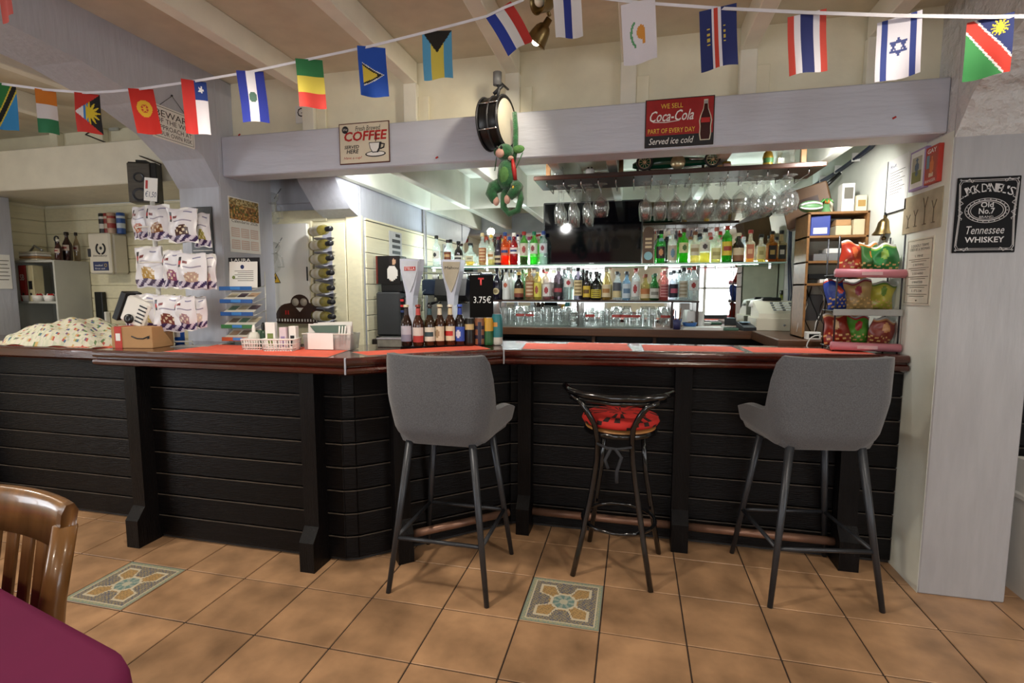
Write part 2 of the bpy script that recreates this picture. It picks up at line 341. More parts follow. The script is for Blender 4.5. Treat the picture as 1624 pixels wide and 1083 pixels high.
# LED strip lying along the back of the glass shelf
M_LED = mat('cool_led', '#eafcff', .5, emit=1.6, var=.01)
lb = thing('led_strip', 'cool white light strip glowing along the back of the glass bottle shelf', 'light', (2.3, 2.715, 1.592))
MB().box(-1.66, 1.12, -.012, .012, 0, .006, .002).build('housing', M_WHITE, lb); MB().box(-1.65, 1.11, -.008, .008, .006, .011).build('diffuser', M_LED, lb)
MB().box(-.95, .62, -.02, .0, -.309, -.304).build('added_fill_strip', M_LED, lb)  # glowing strip and lamp added under the wooden shelf to brighten the glasses
area('fill_strip_lower', (2.1, 2.66, 1.282), (1.55, .012), 3.5, (.9, 1, .98), (0, -.4, -1))
area('led_strip_light', (2.05, 2.70, 1.61), (2.7, .012), 19, (.84, .98, 1), (0, -.45, 1))
area('led_strip_underlight', (2.05, 2.70, 1.575), (2.7, .012), 7, (.88, 1, .97), (0, -.35, -1))
# small spotlights tucked behind the front beam
for k, x in enumerate((.82, 1.72, 3.42)):
    s_ = thing('bar_spotlight', f'small white spotlight behind the front beam, {ORD[k]} counted from the column', 'light', (x, 1.165, 2.115), 0, 'spotlights behind the beam')
    MB().tube([(0, -.012, 0), (0, .03, 0)], .012, 8).build('arm', M_WHITE, s_); MB().lathe([(.012, .02), (.022, .012), (.026, -.03), (.024, -.03), (.001, .01)], 14).build('shade', M_WHITE, s_, None, (0, .045, 0), (math.radians(35), 0, 0)); MB().ball((0, .05, -.015), .014, 8, 6).build('bulb', mat('small_bulb', '#fffaf0', .4, emit=6), s_)
    l = bpy.data.lights.new('bar_spot', 'SPOT'); l.energy = 18 if k else 24; l.color = (1, .99, .95); l.spot_size = math.radians(150); l.spot_blend = .7; l.shadow_soft_size = .04
    o = bpy.data.objects.new('bar_spot', l); col.objects.link(o); o.location = (x, 1.24, 2.07); o.rotation_euler = Vector((0, .8, -.6)).to_track_quat('-Z', 'Y').to_euler()
# ================================================================== THE BAR
ZC = 1.071
M_TOPEDGE = mat('pale_plank_edge', '#4c443c', .5, var=.4, scale=14)  # lighter strip along the top edge of each bar plank
def plank_run(parent, p, q, rows, m, thick=.02, z0=.02, z1=.985, lab=None):
    p, q = Vector((*p, 0)), Vector((*q, 0)); d = q-p; L = d.length; ang = math.atan2(d.y, d.x); h = (z1-z0)/rows; me = None
    for k in range(rows):
        if me is None:
            mb = MB().box(0, L, 0, thick, 0, h-.0045, .004); mb.mi = 1; mb.box(.001, L-.001, -.0005, .006, h-.0095, h-.0052); o = mb.build('plank', [m, M_TOPEDGE], parent); me = o.data
        else: o = bpy.data.objects.new('plank', me); col.objects.link(o); o.parent = parent
        o.location = (p.x, p.y, z0+k*h); o.rotation_euler = (0, 0, ang)
M_BACKING = mat('dark_backing', '#2c2a2a', .6)
def bar_post(parent, x, yb, yf, rz=0, wd=.08, foot=.05):
    poly = [(yb, 0), (yf-foot, 0), (yf-foot, .15), (yf, .215), (yf, .985), (yb, .985)]
    o = MB().prism([(a-yb, z) for a, z in poly], -wd/2, wd/2, 'x').build('post', M_BLACKP, parent); o.location = (x, yb, 0); o.rotation_euler = (0, 0, rz); return o
barf = thing('bar_counter', 'black-stained plank front of the bar below the varnished top', 'bar counter')
A, B, C_, D, E_, F = (-.10, .58), (1.075, .58), (1.135, .605), (1.79, 1.18), (1.85, 1.20), (3.762, 1.20)
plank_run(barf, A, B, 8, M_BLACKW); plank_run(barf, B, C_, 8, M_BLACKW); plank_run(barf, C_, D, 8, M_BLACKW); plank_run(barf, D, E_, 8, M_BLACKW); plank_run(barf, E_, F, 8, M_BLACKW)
MB().prism([(-.1, .602), (1.07, .602), (1.125, .625), (1.79, 1.205), (1.85, 1.222), (3.762, 1.222), (3.762, 1.25), (1.8, 1.25), (1.07, .65), (-.1, .65)], 0, .985).build('carcass', M_BACKING, barf)
MB().box(-.125, -.10, .575, .96, 0, .985).build('end_panel', M_BLACKW, barf)
bar_post(barf, -.125, .59, .50); bar_post(barf, .94, .59, .50)
o_ = bar_post(barf, 1.29, .745, .655, math.radians(41), foot=.045)
bar_post(barf, 1.885, 1.21, 1.125, wd=.075); bar_post(barf, 2.735, 1.21, 1.125, wd=.085); bar_post(barf, 3.53, 1.21, 1.125, wd=.09)
M_COPPER = mat('worn_copper_rail', '#8d6a58', .35, metal=.5, var=.2, scale=14)
for a, b in (((1.93, 1.15, .115), (2.69, 1.15, .115)), ((2.78, 1.15, .115), (3.485, 1.15, .115)), ((1.345, .705, .115), (1.80, 1.10, .115))):
    MB().tube([a, b], .021, 12).build('foot_rail', M_COPPER, barf)
# varnished tops
def worktop(name, outer, inner, label, z1=ZC, z0=.99):
    t = thing(name, label, 'bar top'); n = len(outer)
    def off(pts, k):     # shrink the outer edge inwards by moving along the local normal
        r = []
        for i, p in enumerate(pts):
            a = Vector(pts[max(0, i-1)]); b = Vector(pts[min(len(pts)-1, i+1)]); d = (b-a).normalized(); r.append((p[0]-d.y*k, p[1]+d.x*k))
        return r
    inn = inner[::-1]
    mb = MB()
    lay = [(0.018, z0), (0.004, z0+.008), (0.0, z0+.02), (.004, z0+.03), (.02, z0+.036), (.02, z0+.041), (.006, z0+.046), (0, z0+.056), (0, z1-.012), (.004, z1-.004), (.014, z1)]
    if z1-z0 < .075: lay = [(.012, z0), (0, z0+.012), (0, z1-.012), (.004, z1-.004), (.014, z1)]
    rings = [[(*q, z) for q in off(outer, k)+inn] for k, z in lay]; m = len(rings[0])
    vs = [p for r in rings for p in r]; fs = [list(range(m))[::-1], [len(vs)-m+i for i in range(m)]]
    for j in range(len(rings)-1):
        for i in range(m): fs.append((j*m+i, j*m+(i+1) % m, (j+1)*m+(i+1) % m, (j+1)*m+i))
    mb.add(vs, fs).build('slab', M_MAHOG, t); return t
wt = worktop('varnished_worktop', [(-.285, .95), (-.285, .435), (1.193, .435), (1.81, .955), (3.758, 1.145)], [(-.285, .965), (.9, .965), (1.55, 1.41), (3.758, 1.50)], 'glossy mahogany bar top running the length of the bar')
for p, rz in (((1.193, .435), math.radians(20)), ((1.81, .955), math.radians(23))):
    o = MB().box(-.004, .004, -.002, .012, .995, 1.072, .001).build('joint_strip', M_STEEL, wt); o.location = (*p, 0); o.rotation_euler = (0, 0, rz)
barl = thing('bar_counter', 'black plank front of the set-back bar section by the wooden chair', 'bar counter')
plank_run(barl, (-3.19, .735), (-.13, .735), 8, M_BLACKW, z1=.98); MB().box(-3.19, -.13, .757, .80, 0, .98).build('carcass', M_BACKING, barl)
bar_post(barl, -1.62, .74, .655); bar_post(barl, -2.9, .74, .655)
worktop('varnished_worktop', [(-3.19, .615), (-.29, .615)], [(-3.19, 1.2), (-.29, 1.2)], 'mahogany top of the set-back bar section under the printed cloth', 1.05, .985)
barr = thing('bar_counter', 'dark bar section beyond the grey pillar, above the white bin', 'bar counter')
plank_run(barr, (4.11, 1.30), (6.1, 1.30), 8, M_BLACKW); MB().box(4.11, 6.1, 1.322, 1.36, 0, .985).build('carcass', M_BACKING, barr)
worktop('varnished_worktop', [(4.105, 1.18), (6.1, 1.18)], [(4.105, 1.7), (6.1, 1.7)], 'mahogany top of the bar section beyond the grey pillar')
# red paper placemats on the bar top
M_MAT = mat('coral_red_placemat', '#f06a52', .7, var=.08, scale=20)
M_MATE = mat('grey_mat_border', '#8f8a86', .6)
def placemat(poly, label):
    t = MB().prism(poly, ZC+.0004, ZC+.0022).build('placemat', M_MAT); tag(t, label, 'placemat')
    cx = sum(p[0] for p in poly)/len(poly); cy = sum(p[1] for p in poly)/len(poly)
    MB().prism([(cx+(x-cx)*1.012, cy+(y-cy)*1.05) for x, y in poly], ZC+.0001, ZC+.0012).build('border', M_MATE, t)
placemat([(.16, .455), (1.09, .455), (1.02, .80), (.16, .80)], 'coral red mat under the white baskets of napkins')
placemat([(1.10, .66), (1.24, .56), (1.73, .965), (1.60, 1.11)], 'coral red mat in front of the beer bottles')
placemat([(1.90, 1.0), (2.47, 1.055), (2.44, 1.30), (1.86, 1.30)], 'coral red mat between the beer-bottle stool and the black metal stool')
placemat([(2.10, 1.31), (2.44, 1.32), (2.44, 1.40), (2.10, 1.39)], 'small coral red mat at the inner edge of the bar top')
placemat([(2.53, 1.07), (3.02, 1.12), (3.0, 1.36), (2.52, 1.36)], 'coral red mat facing the black metal stool')
placemat([(3.06, 1.12), (3.62, 1.175), (3.60, 1.38), (3.05, 1.37)], 'coral red mat behind the grey stool near the crisps')
# ------------------------------------------------------------------ grey upholstered bar stools
M_TWEED = mat('grey_tweed_fabric', '#56575c', .9, var=.3, scale=220, bump=.25, bscale=400, sheen=.3)
M_LEG = mat('anthracite_metal', '#3e4045', .38, metal=.5, var=.06)
def stool_shell():
    W, Dp = .235, .20
    def plan(s):       # U shaped plan: arm tip .. back .. arm tip
        a = abs(s); sg = 1 if s > 0 else -1
        if a < .40: return (sg*a/.40*(W-.07), -Dp)
        if a < .60:
            t = (a-.40)/.20*PI/2; return (sg*(W-.07+.07*math.sin(t)), -Dp+.07*(1-math.cos(t)))
        t = (a-.60)/.40; return (sg*(W+.045*t), -Dp+.07+t*.27)
    def top(s):
        a = abs(s)
        if a < .50: return 1.098+.008*(a/.5)**2
        t = min(1, (a-.50)/.16); t = t*t*(3-2*t); z = 1.106-(1.106-.85)*t
        return z-.03*max(0, (a-.8)/.2)**2
    def P(u, v):
        s = u*2-1; x, y = plan(s); z1 = top(s); a = abs(s); z0 = .70+.05*max(0, (a-.5)/.5)**1.3
        z = z1+(z0-z1)*v; zz = (z-.70)/.40; k = .80+.20*min(1, max(0, zz/.55))**.7
        lean = -.035*max(0, min(1, zz))*(1-min(1, a/.6)*.6)
        rnd = -.05*max(0, v-.85)/.15*(1 if a < .6 else .6)
        return (x*k+rnd*.4*max(-1, min(1, x*14)), y*(.92+.08*min(1, zz*2))+lean-rnd*.7, z)
    return P
def grey_stool(loc, rz, label):
    t = thing('bar_stool', label, 'bar stool', loc, rz, 'grey upholstered bar stools')
    sh = MB().grid(56, 16, stool_shell()).build('backrest', M_TWEED, t)
    so = sh.modifiers.new('thickness', 'SOLIDIFY'); so.thickness = .034; so.offset = 0
    bv = sh.modifiers.new('soft', 'BEVEL'); bv.width = .013; bv.segments = 3; bv.limit_method = 'ANGLE'; bv.angle_limit = math.radians(55)
    poly = [(-.19, -.17), (.19, -.17), (.23, .18), (.17, .24), (-.17, .24), (-.23, .18)]
    mb = MB(); n = len(poly); rs = [(.80, .68), (.95, .70), (1, .73), (.98, .785), (.85, .80)]
    vs = [(x*k, y*k, z) for k, z in rs for x, y in poly]; fs = [list(range(n))[::-1], [4*n+i for i in range(n)]]+[(j*n+i, j*n+(i+1) % n, (j+1)*n+(i+1) % n, (j+1)*n+i) for j in range(4) for i in range(n)]
    mb.add(vs, fs, True).build('seat', M_TWEED, t)
    f = {}
    for sx in (-1, 1):
        for sy in (-1, 1):
            a = Vector((sx*.15, sy*.15-.005, .70)); b = Vector((sx*.235, sy*.235, 0)); f[sx, sy] = (a, b)
            MB().tube([a, b], [.0185, .0115], 12).build('leg', M_LEG, t)
    def at(sx, sy, z): a, b = f[sx, sy]; return b+(a-b)*(z/.70)
    for p, q, z in (((-1, -1), (1, -1), .255), ((-1, 1), (1, 1), .255), ((-1, -1), (-1, 1), .255), ((1, -1), (1, 1), .255)):
        MB().tube([at(*p, z), at(*q, z)], .0095, 10).build('stretcher', M_LEG, t)
    return t
grey_stool((1.64, .625, 0), 0, 'grey tweed bar stool standing in front of the beer bottles')
grey_stool((3.275, .945, 0), math.radians(9.3), 'grey tweed bar stool beside the grey pillar, below the crisps')
# ------------------------------------------------------------------ black tube stool
M_BTUBE = mat('black_gloss_tube', '#0e0e10', .16, var=.05, coat=.5)
def cush_col(u, v):
    k = math.sin(u*38+3*math.sin(v*21))*math.sin(v*33+2*math.sin(u*17)); return '#26120f' if k > .28 else '#c0261f'
def black_stool(loc, rz):
    t = thing('bar_stool', 'black tubular metal bar stool with red floral cushion', 'bar stool', loc, rz)
    for sx in (-1, 1):     # rear legs sweep up into the backrest
        MB().tube([(sx*.185, -.185, 0), (sx*.145, -.155, .20), (sx*.108, -.135, .42), (sx*.085, -.14, .58), (sx*.08, -.155, .68), (sx*.088, -.185, .76), (sx*.115, -.205, .815), (sx*.15, -.205, .867), (sx*.2, -.19, .887)], .0135, 10).build('leg', M_BTUBE, t)
        MB().tube([(sx*.185, .185, 0), (sx*.15, .155, .22), (sx*.115, .125, .45), (sx*.095, .105, .692)], .0135, 10).build('leg', M_BTUBE, t)
    MB().tube([(.178*math.cos(a), .178*math.sin(a), .245) for a in [2*PI*k/36 for k in range(36)]], .0095, 8, True).build('foot_ring', M_BTUBE, t)
    MB().tube([(-.25, -.12, .922), (-.21, -.175, .910), (-.13, -.215, .902), (0, -.23, .899), (.13, -.215, .902), (.21, -.175, .910), (.25, -.12, .922)], .0155, 10).build('back_rail', M_BTUBE, t)
    MB().tube([(-.22, -.13, .889), (-.15, -.20, .879), (0, -.218, .872), (.15, -.20, .879), (.22, -.13, .889)], .011, 10).build('back_rail', M_BTUBE, t)
    MB().lathe([(.001, .69), (.16, .69), (.178, .698), (.178, .714), (.17, .72), (.001, .72)], 32).build('seat', M_BTUBE, t)
    MB().lathe([(.17, .72), (.166, .732), (.001, .732)], 32).build('seat_edge', mat('tan_piping', '#a8743e', .5), t)
    mb = MB(); mb.lathe([(.001, .733), (.15, .733), (.18, .742), (.188, .757), (.18, .775), (.14, .788), (.07, .793), (.001, .79)], 40, cols=lambda u, v: lin(cush_col(u*1.7, v)))
    mb.build('cushion', M_CLOTH, t)
    mb = MB().tube([(-.08, -.165, .665), (-.03, -.185, .655), (.02, -.188, .655), (.082, -.17, .665)], .006, 6)
    mb.tube([(-.01, -.187, .655), (-.035, -.195, .60), (-.02, -.195, .56)], .008, 6).tube([(.01, -.187, .655), (.04, -.195, .62), (.02, -.198, .55), (.022, -.198, .50)], .008, 6)
    mb.build('cushion_tie', mat('charcoal_ribbon', '#2d2e33', .9), t)
black_stool((2.42, .885, 0), math.radians(-8))
# ------------------------------------------------------------------ table and wooden chair
M_PURP = mat('plum_tablecloth', '#651640', .75, var=.1, scale=3, spec=.2)
tb = thing('cafe_table', 'cafe table with rounded corners under a plum cloth', 'table', (1.72, -1.005, 0), math.radians(-12.5))
def rrect(x0, x1, y0, y1, r, n=8):
    return [(cx+r*math.cos(a+PI/2*k/n), cy+r*math.sin(a+PI/2*k/n)) for cx, cy, a in ((x1-r, y1-r, 0), (x0+r, y1-r, PI/2), (x0+r, y0+r, PI), (x1-r, y0+r, 1.5*PI)) for k in range(n+1)]
MB().prism(rrect(-1.18, -.02, -.78, -.02, .12), .71, .735).build('tabletop', M_DWOOD, tb)
for x in (-1.08, -.12):
    for y in (-.68, -.12): MB().tube([(x, y, 0), (x, y, .71)], .022, 10).build('leg', M_BLACK, tb)
rr = rrect(-1.2, 0, -.8, 0, .14, 10); n_ = len(rr)
def ring(k, z, wob=0): return [((x+.6)*(1+k)-.6, (y+.4)*(1+k*1.5)-.4+wob*math.sin(i*1.3), z) for i, (x, y) in enumerate(rr)]
vs = ring(0-.03, .742)+ring(0, .738)+ring(.008, .72)+ring(.02, .60, .006)+ring(.03, .50, .012)
cl = MB().add(vs, [list(range(n_))]+[(j*n_+i, (j+1)*n_+i, (j+1)*n_+(i+1) % n_, j*n_+(i+1) % n_) for j in range(4) for i in range(n_)], True).build('tablecloth', M_PURP, None, None, (1.72, -1.005, 0), math.radians(-12.5)); tag(cl, 'plum cloth draped over the cafe table', 'tablecloth')
M_HONEY = mat('honey_oak_varnish', '#76502a', .28, var=.28, scale=7, stretch=(6, 6, .7), coat=.4)
def oak_chair(loc, rz):
    t = thing('dining_chair', 'honey oak slat-back chair pulled up to the plum table', 'chair', loc, rz)
    # local: back towards -Y is outer side of the backrest, seat towards +Y
    MB().prism([(-.21, -.20), (.21, -.20), (.23, .22), (-.23, .22)], .43, .462).build('seat', M_HONEY, t)
    MB().prism([(-.19, -.17), (.19, -.17), (.21, .20), (-.21, .20)], .462, .49).build('seat_pad', mat('red_seat_pad', '#a3201f', .8), t)
    for sx in (-1, 1):
        MB().tube([(sx*.19, -.19, 0), (sx*.195, -.205, .45), (sx*.205, -.225, .68), (sx*.212, -.262, .87)], [.018, .022, .026, .024], 10).build('leg', M_HONEY, t)
        MB().tube([(sx*.20, .19, 0), (sx*.2, .18, .43)], [.016, .022], 10).build('leg', M_HONEY, t)
    def rail(z0, z1, y0, th, bow):
        mb = MB(); n = 14; vs = []
        for i in range(n+1):
            x = -.225+.45*i/n; b = bow*(1-(x/.225)**2)
            for dy, z in ((-th, z0+.012), (-th*1.2, z1-.02), (-th*.5, z1), (th*.5, z1), (th, z1-.02), (th, z0)): vs.append((x, y0-b+dy-(z-z0)*.16, z))
        fs = [(i*6+q, i*6+(q+1) % 6, i*6+6+(q+1) % 6, i*6+6+q) for i in range(n) for q in range(6)]+[list(range(6)), [n*6+q for q in range(6)][::-1]]
        return mb.add(vs, fs, True)
    rail(.815, .925, -.25, .017, .035).build('top_rail', M_HONEY, t); rail(.52, .56, -.215, .011, .02).build('lower_rail', M_HONEY, t)
    for k in range(6):
        x = -.15+.06*k; b = .03*(1-(x/.225)**2)
        MB().box(x-.018, x+.018, -.006, .006, 0, .29, .003).xf(Matrix.Identity(4)).build('slat', M_HONEY, t, None, (0, -.217-b, .545), (math.radians(9), 0, 0))
    for sx in (-1, 1): MB().tube([(sx*.192, -.2, .22), (sx*.2, .185, .22)], .01, 8).build('stretcher', M_HONEY, t)
oak_chair((.925, -.99, 0), math.radians(176)); bpy.data.objects['dining_chair'].scale = (1, 1, .94)
# pedal bin
bn = thing('pedal_bin', 'white plastic swing-lid bin behind the grey pillar', 'bin', (4.33, 1.02, 0))
M_BIN = mat('white_bin_plastic', '#e4e3df', .4, var=.03)
MB().prism([(-.13, -.10), (.13, -.10), (.13, .10), (-.13, .10)], 0, .46).build('body', M_BIN, bn)
b0 = bn.children[0].data
for vtx in b0.vertices:
    if vtx.co.z > .3: vtx.co.x *= 1.28; vtx.co.y *= 1.28
MB().box(-.175, .175, -.138, .138, .455, .485, .006).build('rim', M_BIN, bn)
MB().prism([(-.13, .485), (.13, .485), (.13, .53), (.06, .635), (-.06, .635), (-.13, .53)], -.165, .165, 'x').build('lid', M_BIN, bn)
# ================================================================== BACK BAR
M_EBONY = mat('ebony_cabinet', '#1b1512', .4, var=.25, scale=6); M_EDGE = mat('walnut_edge', '#573620', .4, var=.25, scale=8, stretch=(.5, 6, 6))
ZB = 1.09
bb = thing('back_counter', 'dark walnut back counter below the bar mirror', 'counter', (0, 0, 0))
MB().box(.64, 3.765, 2.33, 2.735, 1.03, ZB, .005).build('counter_top', M_EDGE, bb)
for x0, x1 in ((.64, 1.36), (1.38, 2.16), (2.18, 2.62), (2.64, 3.765)): MB().box(x0, x1, 2.45, 2.73, 0, 1.03).build('cabinet', M_EBONY, bb)
for x in (1.37, 2.17, 2.63): MB().box(x-.012, x+.012, 2.37, 2.45, 0, 1.03).build('upright', M_EDGE, bb)
MB().box(1.25, 2.62, 2.40, 2.72, ZB, ZB+.006, .002).build('glass_tray', glass('tray_glass', '#c8d6cc', .1, milk=.5), bb)
fr = thing('drinks_fridge', 'black undercounter drinks fridge under the back counter', 'fridge', (1.75, 2.40, .16))
MB().box(-.36, .36, .0, .046, 0, .84, .01).build('door', M_BLACK, fr); MB().box(-.36, .36, -.012, .0, .79, .83, .004).build('handle', M_DGREY, fr)
for k in range(3): MB().box(-.2+k*.2, -.12+k*.2, -.016, -.012, .80, .812).build('badge', M_STEEL, fr)
rc = thing('side_counter', 'walnut side counter under the cable-filled shelf unit', 'counter')
MB().box(3.30, 3.763, 1.62, 2.325, 1.03, ZB+.005, .005).build('counter_top', M_EDGE, rc); MB().box(3.38, 3.755, 1.66, 2.32, 0, 1.03).build('cabinet', M_EBONY, rc)
# shelves
s1 = thing('glass_shelf', 'long green-edged glass bottle shelf across the mirror', 'shelf', (0, 0, 1.58))
MB().box(.64, 3.54, 2.46, 2.73, 0, .010, .001).build('pane', glass('shelf_glass', '#cfe8dd', .15), s1); MB().box(.64, 3.54, 2.458, 2.4598, 0, .010).build('polished_edge', mat('glass_edge', '#b9d8cc', .2), s1)
for x in (.7, 1.2, 1.7, 2.56, 3.1, 3.5): MB().box(x-.006, x+.006, 2.70, 2.737, -.03, 0, .002).build('bracket', M_CHROME, s1)
s2 = thing('bottle_shelf', 'dark wooden bottle shelf below the glass shelf', 'shelf', (0, 0, 1.29))
MB().box(1.30, 2.955, 2.46, 2.73, 0, .014, .002).build('board', M_DWOOD, s2)
for x in (1.315, 2.03, 2.76, 2.945): MB().box(x-.009, x+.009, 2.50, 2.73, -.20, 0, .002).build('upright', M_DWOOD, s2)
# ------------------------------------------------------------------ bottles
def gl_(h): return glass('bottle_glass_'+h.strip('#'), h, .05, milk=.2)
SHAPES = {   # (radius factor, height factor)
 'round': [(.3, 0), (.94, .005), (1, .02), (1, .60), (.93, .66), (.6, .73), (.40, .78), (.36, .95), (.40, .955), (.40, 1)],
 'slim': [(.3, 0), (.94, .005), (1, .02), (1, .52), (.9, .60), (.55, .72), (.36, .80), (.34, .95), (.4, .955), (.4, 1)],
 'tall': [(.3, 0), (.94, .005), (1, .02), (1, .68), (.85, .75), (.42, .82), (.38, .95), (.42, .955), (.42, 1)],
 'squat': [(.3, 0), (.95, .005), (1, .02), (1, .52), (.85, .64), (.45, .72), (.34, .80), (.32, .95), (.38, .955), (.38, 1)],
 'cone': [(.3, 0), (.94, .005), (1, .03), (.96, .35), (.86, .62), (.55, .78), (.36, .84), (.34, .95), (.38, .955), (.38, 1)],
}
NB = [0]
def bottle(name, label, x, y, z, H, R, body, cap, shape='round', lab=None, fill=None, sq=False, group='spirit bottles on the glass shelf', capl=.1, tagc=None):
    t = thing(name, label, 'bottle', (x, y, z), (NB[0] % 5-2)*.08, group); NB[0] += 1
    pr = [(r*R, k*H) for r, k in SHAPES[shape]]; n = 16
    bm_ = gl_(body[1:]) if body.startswith('~') else mat('bottle_gloss_'+body.strip('#'), body, .12, var=.08, coat=.4)
    if sq:
        nb = 4; bod = [p for p in pr if p[1] < .62*H]; top = bod[-1]
        MB().lathe([(r*1.28, k) for r, k in bod]+[(R*.5, .68*H)], 4, a0=PI/4, a1=PI/4+2*PI, smooth=False).lathe([(R*.5, .67*H)]+[p for p in pr if p[1] >= .7*H and p[0] < R*.5], 14).build('glass', bm_, t)
    else: MB().lathe(pr, n).build('glass', bm_, t)
    if fill:
        h, c = fill; k = .93*(.86 if sq else 1); MB().lathe([(.001, .006*H)]+[(min(r*k, R*k)*(1.22 if sq else 1), q) for r, q in ((R, .008*H), (R, min(h, .56)*H))]+[(.001, min(h, .56)*H+.0005)], 4 if sq else 14, a0=PI/4, a1=PI/4+2*PI, smooth=not sq).build('liquid', glass('liquid_'+c.strip('#'), c, .02, milk=.45), t)
    rc_ = pr[-1][0]*1.25
    MB().lathe([(rc_, H*(1-capl)), (rc_, H), (rc_*.8, H*1.012), (.001, H*1.014)], 12).build('cap', mat('cap_'+cap.strip('#'), cap, .3, var=.05), t)
    if lab:
        c0, c1, za, zb = lab[:4]; mk = lab[4] if len(lab) > 4 else 'band'
        def cf(u, v):
            if mk == 'band': return lin(c1 if .36 < v < .62 and .15 < u < .85 else c0)
            if mk == 'dot': return lin(c1 if (u-.5)**2*3+(v-.5)**2 < .07 else c0)
            if mk == 'half': return lin(c1 if v < .45 else c0)
            if mk == 'lines': return lin(c1 if (int(v*9) % 2 and .2 < u < .8) else c0)
            return lin(c0)
        if sq:
            MB().grid(10, 9, lambda u, v: ((u-.5)*R*1.5, -R*.915, (zb+(za-zb)*v)*H), lambda u, v: '#%02x%02x%02x' % tuple(int(255*min(1, q)**(1/2.2)) for q in cf(u, 1-v)[:3]), False).build('label', M_PRINT, t)
        else:
            if mk == 'round':
                MB().lathe([(R*1.015*1, 0)], 1)
                MB().add([(math.sin(a)*R*.8*rr_, -math.sqrt(max(0, (R*1.02)**2-(math.sin(a)*R*.8*rr_)**2)), (za+zb)/2*H+math.cos(a)*R*.8*rr_) for rr_ in (.001, .6, 1) for a in [2*PI*k/18 for k in range(18)]],
                         [(j*18+i, j*18+(i+1) % 18, j*18+18+(i+1) % 18, j*18+18+i) for j in range(2) for i in range(18)], True, [lin(c1)]*18+[lin(c0)]*18).build('label', M_PRINT, t)
            else: MB().lathe([(R*1.012, za*H+(zb-za)*H*k/9) for k in range(10)], 12, a0=-PI*.93, a1=-PI*.07, cols=cf).build('label', M_PRINT, t)
    if tagc: MB().lathe([(.001, 0), (R*.55, .001), (R*.55, .003), (.001, .003)], 16).xf(Matrix.Translation((0, -R*.75, .70*H)) @ Matrix.Rotation(PI/2, 4, 'X')).build('neck_tag', mat('tag_'+tagc.strip('#'), tagc, .5), t)
    return t
YS1, ZS1, ZS2 = 2.56, 1.5905, 1.3045
def onshelf(px, ytop, zb, Y=YS1): p = AY(px, ytop, Y); return p.x, p.z-zb
